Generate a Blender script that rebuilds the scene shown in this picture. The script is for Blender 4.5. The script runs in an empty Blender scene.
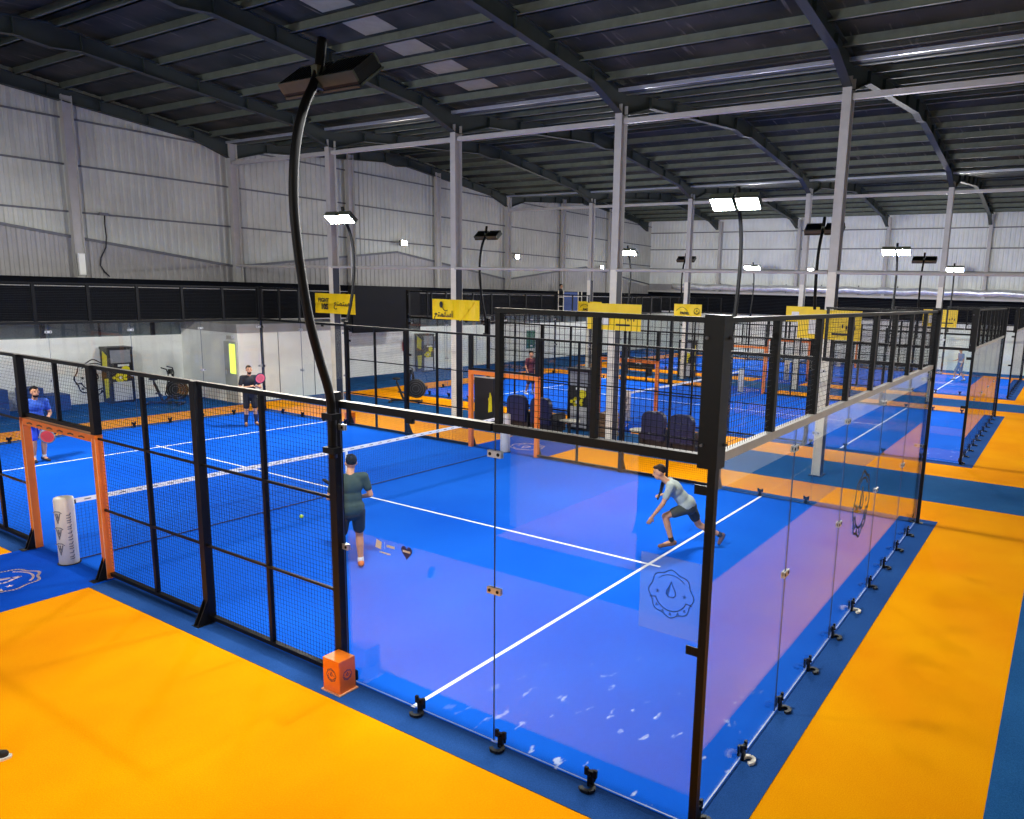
import bpy, bmesh, math, random
from mathutils import Vector, Matrix
random.seed(7)
SC = bpy.context.scene
COL = SC.collection
PI = math.pi

# ------------------------------------------------------------------ materials
def lin(c):
    c = c / 255.0
    return c / 12.92 if c <= 0.04045 else ((c + 0.055) / 1.055) ** 2.4
def rgb(r, g, b): return (lin(r), lin(g), lin(b), 1.0)

def mat(name, col, rough=0.6, metal=0.0, var=0.0, scale=8.0, emit=0.0, bump=0.0, bscale=60.0, spec=0.5):
    m = bpy.data.materials.new(name); m.use_nodes = True
    nt = m.node_tree; b = nt.nodes['Principled BSDF']
    b.inputs['Base Color'].default_value = col
    b.inputs['Roughness'].default_value = rough
    b.inputs['Metallic'].default_value = metal
    b.inputs['Specular IOR Level'].default_value = spec
    if var or bump:
        tc = nt.nodes.new('ShaderNodeTexCoord')
    if var:
        n = nt.nodes.new('ShaderNodeTexNoise'); n.inputs['Scale'].default_value = scale
        n.inputs['Detail'].default_value = 6; n.inputs['Roughness'].default_value = 0.65
        nt.links.new(tc.outputs['Object'], n.inputs['Vector'])
        r = nt.nodes.new('ShaderNodeValToRGB')
        a = tuple(max(0, c * (1 - var)) for c in col[:3]) + (1,)
        z = tuple(min(1, c * (1 + var)) for c in col[:3]) + (1,)
        r.color_ramp.elements[0].color = a; r.color_ramp.elements[1].color = z
        r.color_ramp.elements[0].position = 0.3; r.color_ramp.elements[1].position = 0.7
        nt.links.new(n.outputs['Fac'], r.inputs['Fac'])
        nt.links.new(r.outputs['Color'], b.inputs['Base Color'])
    if bump:
        n2 = nt.nodes.new('ShaderNodeTexNoise'); n2.inputs['Scale'].default_value = bscale
        nt.links.new(tc.outputs['Object'], n2.inputs['Vector'])
        bp = nt.nodes.new('ShaderNodeBump'); bp.inputs['Strength'].default_value = bump
        bp.inputs['Distance'].default_value = 0.02
        nt.links.new(n2.outputs['Fac'], bp.inputs['Height'])
        nt.links.new(bp.outputs['Normal'], b.inputs['Normal'])
    if emit:
        b.inputs['Emission Color'].default_value = col
        b.inputs['Emission Strength'].default_value = emit
    return m

def turf(name, c0, c1, big=0.5, fine=120.0, scuff=False):
    m = bpy.data.materials.new(name); m.use_nodes = True
    nt = m.node_tree; b = nt.nodes['Principled BSDF']; L = nt.links.new
    tc = nt.nodes.new('ShaderNodeTexCoord')
    n1 = nt.nodes.new('ShaderNodeTexNoise'); n1.inputs['Scale'].default_value = big; n1.inputs['Detail'].default_value = 8
    n2 = nt.nodes.new('ShaderNodeTexNoise'); n2.inputs['Scale'].default_value = fine; n2.inputs['Detail'].default_value = 3
    L(tc.outputs['Object'], n1.inputs['Vector']); L(tc.outputs['Object'], n2.inputs['Vector'])
    mx = nt.nodes.new('ShaderNodeMath'); mx.operation = 'MULTIPLY_ADD'; mx.inputs[1].default_value = 0.55
    L(n2.outputs['Fac'], mx.inputs[0])
    s = nt.nodes.new('ShaderNodeMath'); s.operation = 'MULTIPLY'; s.inputs[1].default_value = 0.45
    L(n1.outputs['Fac'], s.inputs[0]); L(s.outputs[0], mx.inputs[2])
    r = nt.nodes.new('ShaderNodeValToRGB')
    r.color_ramp.elements[0].position = 0.32; r.color_ramp.elements[1].position = 0.68
    r.color_ramp.elements[0].color = c0; r.color_ramp.elements[1].color = c1
    L(mx.outputs[0], r.inputs['Fac'])
    out = r.outputs['Color']
    if scuff:                                   # pale scraps of sand and fibre worn loose near the front corner
        n3 = nt.nodes.new('ShaderNodeTexNoise'); n3.inputs['Scale'].default_value = 3.2; n3.inputs['Detail'].default_value = 4
        mp = nt.nodes.new('ShaderNodeMapping'); mp.inputs['Scale'].default_value = (1, 2.2, 1); mp.inputs['Rotation'].default_value = (0, 0, .5)
        L(tc.outputs['Object'], mp.inputs['Vector']); L(mp.outputs['Vector'], n3.inputs['Vector'])
        rr = nt.nodes.new('ShaderNodeValToRGB'); rr.color_ramp.elements[0].position = 0.635; rr.color_ramp.elements[1].position = 0.70
        L(n3.outputs['Fac'], rr.inputs['Fac'])
        dist = nt.nodes.new('ShaderNodeVectorMath'); dist.operation = 'DISTANCE'; dist.inputs[1].default_value = (0.45, 0.75, 0)
        L(tc.outputs['Object'], dist.inputs[0])
        mr = nt.nodes.new('ShaderNodeMapRange'); mr.inputs['From Min'].default_value = 0.8; mr.inputs['From Max'].default_value = 2.2
        mr.inputs['To Min'].default_value = 0.75; mr.inputs['To Max'].default_value = 0.0
        L(dist.outputs['Value'], mr.inputs['Value'])
        mm = nt.nodes.new('ShaderNodeMath'); mm.operation = 'MULTIPLY'
        L(rr.outputs['Color'], mm.inputs[0]); L(mr.outputs['Result'], mm.inputs[1])
        mix = nt.nodes.new('ShaderNodeMixRGB'); mix.inputs['Color2'].default_value = rgb(205, 215, 235)
        L(mm.outputs[0], mix.inputs['Fac']); L(out, mix.inputs['Color1']); out = mix.outputs['Color']
    L(out, b.inputs['Base Color'])
    b.inputs['Roughness'].default_value = 0.9; b.inputs['Specular IOR Level'].default_value = 0.03
    bp = nt.nodes.new('ShaderNodeBump'); bp.inputs['Strength'].default_value = 0.25; bp.inputs['Distance'].default_value = 0.01
    L(n2.outputs['Fac'], bp.inputs['Height']); L(bp.outputs['Normal'], b.inputs['Normal'])
    return m

def glass_mat(name, tint=(0.97, 0.99, 0.985, 1), ior=1.5):
    m = bpy.data.materials.new(name); m.use_nodes = True
    nt = m.node_tree; nt.nodes.clear(); L = nt.links.new
    o = nt.nodes.new('ShaderNodeOutputMaterial')
    t = nt.nodes.new('ShaderNodeBsdfTransparent'); t.inputs['Color'].default_value = tint
    g = nt.nodes.new('ShaderNodeBsdfGlossy'); g.inputs['Roughness'].default_value = 0.0
    f = nt.nodes.new('ShaderNodeFresnel')
    ge = nt.nodes.new('ShaderNodeNewGeometry'); mr = nt.nodes.new('ShaderNodeMapRange')      # both faces of the thin sheet reflect alike
    mr.inputs['To Min'].default_value = ior; mr.inputs['To Max'].default_value = 1.0 / ior
    L(ge.outputs['Backfacing'], mr.inputs['Value']); L(mr.outputs['Result'], f.inputs['IOR'])
    mx = nt.nodes.new('ShaderNodeMixShader')
    L(f.outputs['Fac'], mx.inputs['Fac']); L(t.outputs['BSDF'], mx.inputs[1]); L(g.outputs['BSDF'], mx.inputs[2])
    L(mx.outputs['Shader'], o.inputs['Surface'])
    return m

def film_mat(name, col, a):
    m = bpy.data.materials.new(name); m.use_nodes = True
    b = m.node_tree.nodes['Principled BSDF']
    b.inputs['Base Color'].default_value = col; b.inputs['Alpha'].default_value = a; b.inputs['Roughness'].default_value = 0.8
    b.inputs['Specular IOR Level'].default_value = 0.0
    return m

def emis(name, col, s):
    m = bpy.data.materials.new(name); m.use_nodes = True
    nt = m.node_tree; nt.nodes.clear()
    o = nt.nodes.new('ShaderNodeOutputMaterial'); e = nt.nodes.new('ShaderNodeEmission')
    e.inputs['Color'].default_value = col; e.inputs['Strength'].default_value = s
    nt.links.new(e.outputs['Emission'], o.inputs['Surface']); return m

M = {}
M['orange_turf'] = turf('orange_turf', rgb(236, 134, 0), rgb(255, 174, 0), 0.6, 90)
M['navy_turf'] = turf('navy_turf', rgb(22, 70, 122), rgb(42, 100, 158), 0.7, 90)
M['court_turf'] = turf('court_turf', rgb(4, 76, 192), rgb(24, 103, 220), 0.5, 110, True)
M['apron_turf'] = turf('apron_turf', rgb(26, 62, 122), rgb(46, 90, 158), 0.8, 110)
M['door_turf'] = turf('door_turf', rgb(4, 60, 170), rgb(10, 86, 206), 0.8, 110)
M['line'] = mat('line_white', rgb(240, 243, 250), 0.8, var=0.05, scale=20)
M['black'] = mat('black_steel', rgb(12, 13, 15), 0.45, 0.0, var=0.2, scale=5, spec=0.22)
M['wire'] = mat('black_wire', rgb(9, 10, 13), 0.6, var=0.1, scale=5, spec=0.15)
M['sheen_top'] = mat('rail_top_sheen', rgb(150, 146, 138), 0.6, 0.0, var=0.12, scale=6)  # pale grey stands in for lamp light glancing off black rail and post tops
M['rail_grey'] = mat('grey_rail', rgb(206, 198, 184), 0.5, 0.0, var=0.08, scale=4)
M['glass'] = glass_mat('court_glass')
M['glass_edge'] = mat('glass_edge', rgb(54, 76, 120), 0.3, var=0.1)
M['glass_foot'] = mat('glass_foot', rgb(170, 185, 205), 0.4, var=0.1)
M['steel'] = mat('brushed_steel', rgb(205, 208, 210), 0.3, 0.6, var=0.1)
M['orange_paint'] = mat('orange_paint', rgb(252, 128, 30), 0.35, var=0.08, scale=6)
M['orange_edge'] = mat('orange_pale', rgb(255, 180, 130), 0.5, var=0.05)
M['white_vinyl'] = mat('white_vinyl', rgb(240, 230, 212), 0.5, var=0.05, scale=5)
M['net'] = mat('net_cord', rgb(16, 26, 60), 0.7, var=0.1)
M['tape'] = mat('net_tape', rgb(240, 240, 240), 0.6, var=0.05)
M['ink'] = mat('dark_ink', rgb(28, 28, 40), 0.6, var=0.1)
M['grey_ink'] = mat('grey_ink', rgb(120, 118, 122), 0.6, var=0.1)
M['lens'] = emis('led_lens', (1.0, 0.985, 0.95, 1), 430.0)
M['wlens'] = emis('wall_lens', (1.0, 0.93, 0.72, 1), 160.0)
M['housing'] = mat('lamp_housing', rgb(22, 26, 26), 0.4, 0.3, var=0.15)
M['fin'] = mat('lamp_fin', rgb(92, 98, 84), 0.35, 0.4, var=0.1)
M['col_white'] = mat('column_white', rgb(226, 222, 208), 0.5, var=0.08, scale=3)
M['col_grey'] = mat('column_grey', rgb(184, 182, 178), 0.5, var=0.08, scale=3)
M['col_navy'] = mat('column_navy', rgb(34, 40, 58), 0.6, var=0.1, scale=3)
M['rafter'] = mat('rafter_paint', rgb(44, 54, 52), 0.6, var=0.2, scale=2)
M['purlin'] = mat('purlin_zinc', rgb(104, 112, 102), 0.55, 0.2, var=0.2, scale=3)
M['roof'] = mat('roof_lining', rgb(52, 56, 66), 0.7, var=0.45, scale=1.6)
def lining(name):
    m = bpy.data.materials.new(name); m.use_nodes = True
    nt = m.node_tree; b = nt.nodes['Principled BSDF']; L = nt.links.new
    tc = nt.nodes.new('ShaderNodeTexCoord')
    n1 = nt.nodes.new('ShaderNodeTexNoise'); n1.inputs['Scale'].default_value = .8; n1.inputs['Detail'].default_value = 5
    L(tc.outputs['Object'], n1.inputs['Vector'])
    r = nt.nodes.new('ShaderNodeValToRGB'); r.color_ramp.elements[0].color = rgb(44, 50, 44); r.color_ramp.elements[1].color = rgb(74, 76, 68)
    r.color_ramp.elements[0].position = .35; r.color_ramp.elements[1].position = .65
    L(n1.outputs['Fac'], r.inputs['Fac'])
    mp = nt.nodes.new('ShaderNodeMapping'); mp.inputs['Scale'].default_value = (.9, 7, 1)
    n2 = nt.nodes.new('ShaderNodeTexNoise'); n2.inputs['Scale'].default_value = 1.0; n2.inputs['Detail'].default_value = 3
    L(tc.outputs['Object'], mp.inputs['Vector']); L(mp.outputs['Vector'], n2.inputs['Vector'])
    r2 = nt.nodes.new('ShaderNodeValToRGB'); r2.color_ramp.elements[0].position = .62; r2.color_ramp.elements[1].position = .74
    r2.color_ramp.elements[1].color = (.7, .7, .7, 1)
    L(n2.outputs['Fac'], r2.inputs['Fac'])
    mx = nt.nodes.new('ShaderNodeMixRGB'); mx.inputs['Color2'].default_value = rgb(128, 126, 112)
    L(r2.outputs['Color'], mx.inputs['Fac']); L(r.outputs['Color'], mx.inputs['Color1']); L(mx.outputs['Color'], b.inputs['Base Color'])
    b.inputs['Roughness'].default_value = .75; b.inputs['Specular IOR Level'].default_value = .2
    return m
M['roof'] = lining('roof_lining_sheet')
M['skylight'] = mat('skylight_sheet', rgb(158, 158, 132), 0.6, var=0.1, scale=4)
M['gutter'] = mat('gutter_zinc', rgb(190, 196, 206), 0.3, 0.5, var=0.15, scale=2)
M['sheet'] = mat('wall_sheet', rgb(192, 194, 186), 0.55, 0.1, var=0.12, scale=0.8)
M['sheet_white'] = mat('far_wall_sheet', rgb(230, 234, 230), 0.55, 0.0, var=0.08, scale=0.8)
M['sheet_low'] = mat('wall_sheet_low', rgb(156, 154, 154), 0.55, 0.1, var=0.15, scale=0.8)
M['girt'] = mat('girt_dark', rgb(104, 106, 112), 0.6, var=0.2)
M['plaster'] = mat('white_plaster', rgb(246, 246, 240), 0.8, var=0.06, scale=1.5)
M['band'] = mat('black_net_cloth', rgb(9, 12, 18), 0.9, spec=0.1, var=0.25, scale=2)
M['band_line'] = mat('band_thread', rgb(24, 28, 36), 0.8, var=0.1)
M['darkglass'] = mat('dark_glazing', rgb(104, 116, 120), 0.15, var=0.25, scale=1.2)
M['foil'] = mat('duct_foil', rgb(225, 228, 232), 0.3, 0.5, var=0.2, scale=3, bump=0.6, bscale=8)
M['yellow'] = mat('banner_yellow', rgb(252, 212, 8), 0.45, var=0.08, scale=3)
M['screen'] = mat('screen_black', rgb(9, 11, 20), 0.6, var=0.05, spec=0.15)
M['lime'] = emis('lit_glass', (0.72, 0.95, 0.12, 1), 1.0)
M['navy_seat'] = mat('navy_vinyl', rgb(16, 24, 64), 0.45, var=0.15, scale=6)
M['black_plastic'] = mat('black_plastic', rgb(24, 25, 28), 0.5, var=0.15, scale=8)
M['grill'] = mat('pale_grill', rgb(196, 196, 198), 0.5, var=0.1, scale=30)
M['lemon'] = mat('lemon_print', rgb(226, 214, 24), 0.5, var=0.15, scale=20)
M['kiosk_glass'] = mat('kiosk_screen', rgb(150, 154, 160), 0.2, var=0.15, scale=4)
M['red'] = mat('red_paint', rgb(176, 34, 30), 0.4, var=0.1)
M['green_board'] = mat('green_board', rgb(46, 112, 96), 0.6, var=0.15)
M['wood'] = mat('brown_crate', rgb(122, 92, 62), 0.7, var=0.2, scale=10)
M['blue_mat'] = mat('blue_gym_mat', rgb(22, 62, 128), 0.6, var=0.12, scale=3)
M['film'] = film_mat('translucent_film', rgb(200, 225, 255), 0.13)
M['film_ink'] = film_mat('translucent_ink', rgb(40, 70, 160), 0.32)
M['navy_ink'] = mat('navy_ink', rgb(40, 44, 110), 0.6, var=0.1)
M['olive_ink'] = mat('olive_ink', rgb(70, 70, 60), 0.6, var=0.1)
M['floor_ink'] = mat('floor_print', rgb(214, 186, 190), 0.8, var=0.1)
M['skin'] = mat('skin', rgb(196, 142, 108), 0.55, var=0.08, scale=20)
M['skin_dark'] = mat('skin_tan', rgb(176, 122, 90), 0.55, var=0.08, scale=20)
M['hair'] = mat('hair_black', rgb(15, 13, 13), 0.7, spec=0.2, var=0.3, scale=60)
M['hair_brown'] = mat('hair_brown', rgb(40, 29, 24), 0.7, spec=0.2, var=0.3, scale=60)
M['eye'] = mat('eye_dark', rgb(30, 24, 22), 0.3, var=0.05)
M['lip'] = mat('lip', rgb(150, 88, 76), 0.5, var=0.05)
M['ball'] = mat('ball_felt', rgb(190, 226, 60), 0.9, var=0.08, scale=60)
for k, c in dict(cloth_sage=(42, 60, 58), cloth_grey=(158, 166, 162), cloth_blue=(48, 92, 190), cloth_royal=(20, 70, 200), cloth_black=(24, 26, 34),
                 cloth_char=(58, 64, 62), cloth_maroon=(92, 34, 44), cloth_navy=(30, 40, 72), cloth_slate=(92, 108, 136), cloth_white=(228, 228, 224),
                 shoe_rust=(206, 110, 60), shoe_brown=(122, 84, 70), shoe_black=(30, 32, 34), racket_red=(206, 60, 64), racket_pink=(214, 90, 110), racket_dark=(60, 30, 50)).items():
    M[k] = mat(k, rgb(*c), 0.8, var=0.12, scale=14)

# ------------------------------------------------------------------ mesh builder
class MB:
    def __init__(s): s.v = []; s.f = []; s.m = []
    def face(s, idx, m=0): s.f.append(idx); s.m.append(m)
    def box(s, x0, y0, z0, x1, y1, z1, m=0):
        a = len(s.v)
        s.v += [(x0, y0, z0), (x1, y0, z0), (x1, y1, z0), (x0, y1, z0), (x0, y0, z1), (x1, y0, z1), (x1, y1, z1), (x0, y1, z1)]
        ms = m if isinstance(m, (list, tuple)) else [m] * 6     # bottom, top, -y, +x, +y, -x
        for q, mm in zip(((3, 2, 1, 0), (4, 5, 6, 7), (0, 1, 5, 4), (1, 2, 6, 5), (2, 3, 7, 6), (3, 0, 4, 7)), ms):
            s.face([a + i for i in q], mm)
        return s
    def bar(s, p, q, w, h, m=0, up=(0, 0, 1)):
        p = Vector(p); q = Vector(q); d = (q - p).normalized(); u = Vector(up)
        if abs(d.dot(u)) > 0.99: u = Vector((1, 0, 0))
        r = d.cross(u).normalized(); u = r.cross(d).normalized()
        a = len(s.v)
        for c in (p, q):
            for i, j in ((-1, -1), (1, -1), (1, 1), (-1, 1)): s.v.append(tuple(c + r * (i * w / 2) + u * (j * h / 2)))
        for t in ((0, 1, 2, 3), (7, 6, 5, 4), (0, 4, 5, 1), (1, 5, 6, 2), (2, 6, 7, 3), (3, 7, 4, 0)): s.face([a + i for i in t], m)
        return s
    def tube(s, pts, rad, n=10, m=0, closed=False):
        pts = [Vector(p) for p in pts]; N = len(pts)
        rs = rad if isinstance(rad, (list, tuple)) else [rad] * N
        a = len(s.v); u = None
        for i, p in enumerate(pts):
            if closed: d = pts[(i + 1) % N] - pts[i - 1]
            else: d = pts[min(i + 1, N - 1)] - pts[max(i - 1, 0)]
            d.normalize()
            if u is None:
                u = d.orthogonal().normalized()
            u = (u - d * u.dot(d))
            if u.length < 1e-6: u = d.orthogonal()
            u.normalize(); w = d.cross(u)
            for k in range(n):
                t = 2 * PI * k / n
                s.v.append(tuple(p + (u * math.cos(t) + w * math.sin(t)) * rs[i]))
        for i in range(N if closed else N - 1):
            j = (i + 1) % N
            for k in range(n): s.face([a + i * n + k, a + i * n + (k + 1) % n, a + j * n + (k + 1) % n, a + j * n + k], m)
        if not closed:
            s.face([a + k for k in reversed(range(n))], m); s.face([a + (N - 1) * n + k for k in range(n)], m)
        return s
    def lathe(s, prof, c=(0, 0, 0), n=20, m=0, axis='z'):
        a = len(s.v)
        for r, z in prof:
            for k in range(n):
                t = 2 * PI * k / n; x, y = r * math.cos(t), r * math.sin(t)
                p = {'z': (x, y, z), 'y': (x, z, y), 'x': (z, x, y)}[axis]
                s.v.append((c[0] + p[0], c[1] + p[1], c[2] + p[2]))
        for i in range(len(prof) - 1):
            for k in range(n): s.face([a + i * n + k, a + i * n + (k + 1) % n, a + (i + 1) * n + (k + 1) % n, a + (i + 1) * n + k], m)
        s.face([a + k for k in reversed(range(n))], m); s.face([a + (len(prof) - 1) * n + k for k in range(n)], m)
        return s
    def prism(s, poly, o, U, V, t, m=0):
        """polygon in the U,V plane at origin o, given thickness t along U x V"""
        o = Vector(o); U = Vector(U); V = Vector(V); W = U.cross(V).normalized() * t
        a = len(s.v); n = len(poly)
        for k in (0, 1):
            for x, y in poly: s.v.append(tuple(o + U * x + V * y + W * k))
        s.face([a + i for i in reversed(range(n))], m); s.face([a + n + i for i in range(n)], m)
        for i in range(n): s.face([a + i, a + (i + 1) % n, a + n + (i + 1) % n, a + n + i], m)
        return s
    def stroke(s, pts, w, o, U, V, t, m=0, closed=False):
        """a flat ribbon along 2-D points"""
        pts = list(pts)
        segs = list(zip(pts, pts[1:] + ([pts[0]] if closed else [])))
        if not closed: segs = list(zip(pts[:-1], pts[1:]))
        for (x0, y0), (x1, y1) in segs:
            dx, dy = x1 - x0, y1 - y0; l = math.hypot(dx, dy) or 1e-6
            nx, ny = -dy / l * w / 2, dx / l * w / 2; ex, ey = dx / l * w * .3, dy / l * w * .3
            s.prism([(x0 - ex - nx, y0 - ey - ny), (x1 + ex - nx, y1 + ey - ny), (x1 + ex + nx, y1 + ey + ny), (x0 - ex + nx, y0 - ey + ny)], o, U, V, t, m)
        return s
    def sphere(s, c, rx, ry, rz, n=16, k=10, R=None, m=0):
        a = len(s.v); c = Vector(c)
        for i in range(k + 1):
            ph = PI * i / k
            for j in range(n):
                t = 2 * PI * j / n
                p = Vector((rx * math.sin(ph) * math.cos(t), ry * math.sin(ph) * math.sin(t), rz * math.cos(ph)))
                if R is not None: p = R @ p
                s.v.append(tuple(c + p))
        for i in range(k):
            for j in range(n): s.face([a + i * n + j, a + (i + 1) * n + j, a + (i + 1) * n + (j + 1) % n, a + i * n + (j + 1) % n], m)
        return s
    def capsule(s, p, q, r0, r1, n=14):
        p = Vector(p); q = Vector(q); d = q - p
        if d.length < 1e-5: return s.sphere(p, r0, r0, r0)
        d.normalize(); pts = []; rs = []
        for k in range(5, -1, -1):
            t = k / 5.0 * PI / 2 * .98; pts.append(p - d * r0 * math.sin(t)); rs.append(r0 * math.cos(t))
        for k in range(0, 6):
            t = k / 5.0 * PI / 2 * .98; pts.append(q + d * r1 * math.sin(t)); rs.append(r1 * math.cos(t))
        return s.tube(pts, rs, n)
    def mesh(s, name, mats, smooth=False):
        me = bpy.data.meshes.new(name)
        me.from_pydata(s.v, [], s.f)
        if not isinstance(mats, (list, tuple)): mats = [mats]
        for k in mats: me.materials.append(M[k] if isinstance(k, str) else k)
        me.polygons.foreach_set('material_index', [min(x, len(mats) - 1) for x in s.m])
        bm = bmesh.new(); bm.from_mesh(me); bmesh.ops.remove_doubles(bm, verts=bm.verts, dist=1e-6)
        bmesh.ops.recalc_face_normals(bm, faces=bm.faces); bm.to_mesh(me); bm.free()
        if smooth: me.polygons.foreach_set('use_smooth', [True] * len(me.polygons))
        me.update(); return me
    def build(s, name, mats, parent=None, loc=(0, 0, 0), rotz=0, smooth=False):
        return put(name, s.mesh(name, mats, smooth), parent, loc, rotz)

def put(name, me, parent=None, loc=(0, 0, 0), rotz=0):
    o = bpy.data.objects.new(name, me); COL.objects.link(o)
    o.location = loc; o.rotation_euler = (0, 0, rotz)
    if parent is not None: o.parent = parent
    return o
def tag(o, label, cat, group=None, kind=None):
    o['label'] = label; o['category'] = cat
    if group: o['group'] = group
    if kind: o['kind'] = kind
    return o
def thing(name, label, cat, loc=(0, 0, 0), rotz=0, group=None):
    return tag(put(name, None, None, loc, rotz), label, cat, group)
def struct(o): o['kind'] = 'structure'; return o
CACHE = {}
def cached(key, fn):
    if key not in CACHE: CACHE[key] = fn()
    return CACHE[key]
def text_mesh(body, h, mats, font_shear=0.0, bold=0.0, depth=0.004):
    cu = bpy.data.curves.new('lettering', 'FONT'); cu.body = body; cu.size = h; cu.extrude = depth / 2; cu.offset = bold
    cu.align_x = 'CENTER'; cu.align_y = 'CENTER'; cu.resolution_u = 3
    o = bpy.data.objects.new('lettering', cu); COL.objects.link(o)
    bpy.context.view_layer.update()
    dg = bpy.context.evaluated_depsgraph_get()
    me = bpy.data.meshes.new_from_object(o.evaluated_get(dg))
    bpy.data.objects.remove(o)
    me.materials.clear(); me.materials.append(M[mats])
    me.polygons.foreach_set('material_index', [0] * len(me.polygons))
    return me
def put_text(name, body, h, m, parent, o, U, V, bold=0.0):
    me = text_mesh(body, h, m, bold=bold)
    U = Vector(U).normalized(); V = Vector(V).normalized(); W = U.cross(V)
    ob = put(name, me, parent)
    ob.matrix_local = Matrix.Translation(Vector(o)) @ Matrix((U, V, W)).transposed().to_4x4()
    return ob

# ------------------------------------------------------------------ club emblem (scalloped ring, ribbon, drop, two stars)
def emblem(mb, o, U, V, R, t=0.003, m=0, w=0.05):
    w *= R
    def P(r, a): return (R * r * math.cos(a), R * r * math.sin(a))
    pts = []
    for k in range(72):
        a = 2 * PI * k / 72; pts.append(P(0.96 + 0.05 * math.cos(8 * a), a))
    mb.stroke(pts, w, o, U, V, t, m, closed=True)
    mb.stroke([P(.72, PI + .35 + .07 * k) for k in range(36)], w, o, U, V, t, m)
    mb.stroke([P(.98, PI + .3), P(.72, PI + .35)], w, o, U, V, t, m); mb.stroke([P(.98, -.3), P(.72, -.35)], w, o, U, V, t, m)
    drop = [(0, .55), (.1, .3), (.24, .06), (.26, -.12), (.14, -.26), (-.14, -.26), (-.26, -.12), (-.24, .06), (-.1, .3)]
    drop = [(x * R * .8, y * R * .8 + .08 * R) for x, y in drop]
    half = [drop[0]] + drop[5:]
    mb.prism(half[::1], o, U, V, t, m); mb.stroke(drop, w, o, U, V, t, m, closed=True)
    for sx in (-.6, .6):
        st = []
        for k in range(10):
            a = PI / 2 + PI * k / 5; r = .11 if k % 2 == 0 else .045
            st.append((R * (sx + r * math.cos(a)), R * (.02 + r * math.sin(a))))
        mb.prism(st, o, U, V, t, m)
    for k in range(5):
        a = PI + .75 + k * .41; x, y = P(.85, a)
        mb.stroke([(x - .04 * R, y - .04 * R), (x, y + .06 * R), (x + .04 * R, y - .04 * R)], w * .9, o, U, V, t, m)
    mb.stroke([P(.8, PI / 2 + .8 - .1 * k) for k in range(17)], w * .8, o, U, V, t, m)
    return mb

# ------------------------------------------------------------------ ground
floor = MB(); floor.box(-22, -6, -.2, 47.5, 27, 0); struct(floor.build('floor', 'orange_turf'))
def slab(name, x0, y0, x1, y1, z, m, parent=None):
    return struct(MB().box(x0, y0, 0, x1, y1, z).build(name, m, parent))
slab('walkway_floor', 11.9, -1.95, 14.55, 21.75, .004, 'navy_turf')
slab('walkway_floor', 28.35, -1.95, 31.0, 21.75, .004, 'navy_turf')
slab('walkway_floor', -4.65, -1.95, -3.4, 21.75, .004, 'navy_turf')
slab('walkway_floor', -22, 21.75, 46.4, 25.45, .004, 'navy_turf')
slab('walkway_floor', -22, -4.0, 46.4, -1.95, .004, 'navy_turf')
slab('walkway_floor', 44.2, -1.95, 46.4, 21.75, .004, 'navy_turf')

slab('walkway_floor', -22, 5.85, -4.65, 21.75, .004, 'navy_turf')
DX = 16.45
COURTS = [(0.0, 'front court'), (DX, 'middle court'), (2 * DX, 'back court')]
ORD = ['first', 'second', 'third', 'fourth', 'fifth', 'sixth', 'seventh', 'eighth']

# ------------------------------------------------------------------ court pieces (meshes shared by copies)
def pane_mesh(w, h):
    t = .006
    return cached(('pane', w, h), lambda: MB().box(.004, -t, .03, w - .004, t, h - .0, [2, 1, 0, 1, 0, 1]).mesh('pane', ['glass', 'glass_edge', 'glass_foot']))
def clamp_mesh(k):
    def f():
        b = MB()                                        # runs along x, outside is -y
        b.box(-.028, -.035, .0, .028, -.009, .15); b.box(-.02, .009, .03, .02, .03, .13)
        b.box(-.06, -.035, .10, -.028, -.012, .17); b.box(.028, -.035, .10, .06, -.012, .17)
        b.lathe([(.012, 0), (.012, .02)], (0, -.055, .12), 8, 0, 'y')
        return b.mesh('foot_clamp', 'black')
    return cached(('clamp', k), f)
def hook_mesh(m):
    def f():
        b = MB(); pts = [(.0, -.02), (.04, -.035), (.058, -.075), (.035, -.115), (-.02, -.122), (-.055, -.095)]
        for (x0, y0), (x1, y1) in zip(pts, pts[1:]): b.bar((x0, y0, .02), (x1, y1, .02), .036, .024)
        return b.mesh('foot_hook', m)
    return cached(('hook', m), f)
def clip_mesh():
    def f():
        b = MB()
        for y in (-.018, .006): b.box(-.075, y, -.03, .075, y + .012, .03, 0)
        for x in (-.045, .045): b.lathe([(.016, -.022), (.016, .022)], (x, 0, 0), 10, 1, 'y')
        return b.mesh('joint_clip', ['steel', 'black'])
    return cached('clip', f)

def wires(mb, u0, u1, z0, z1, sp, d, th=.0035):
    """welded mesh in the x-z plane"""
    n = max(1, round((u1 - u0) / sp))
    for k in range(1, n): x = u0 + (u1 - u0) * k / n; mb.box(x - th / 2, -th / 2, z0, x + th / 2, th / 2, z1)
    n = max(1, round((z1 - z0) / sp))
    for k in range(1, n): z = z0 + (z1 - z0) * k / n; mb.box(u0, -th / 2 + d, z - th / 2, u1, th / 2 + d, z + th / 2)
    return mb

def post_mesh(h, w=.1):
    return cached(('post', h, w), lambda: MB().box(-w / 2, -w / 2, 0, w / 2, w / 2, h, [0, 1, 0, 0, 0, 0]).mesh('post_body', ['black', 'sheen_top']))
def gusset_mesh():
    def f():
        b = MB(); b.box(-.07, -.2, 0, .07, .06, .012)
        for x in (-.045, .03): b.prism([(0, 0), (-.14, 0), (0, .3)], (x, -.05, .012), (0, 1, 0), (0, 0, 1), .015)
        for x in (-.05, .05): b.lathe([(.012, .012), (.012, .026)], (x, -.17, 0), 8)
        return b.mesh('base_gusset', 'black')
    return cached('gusset', f)

def side_frame(o): return o
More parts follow.
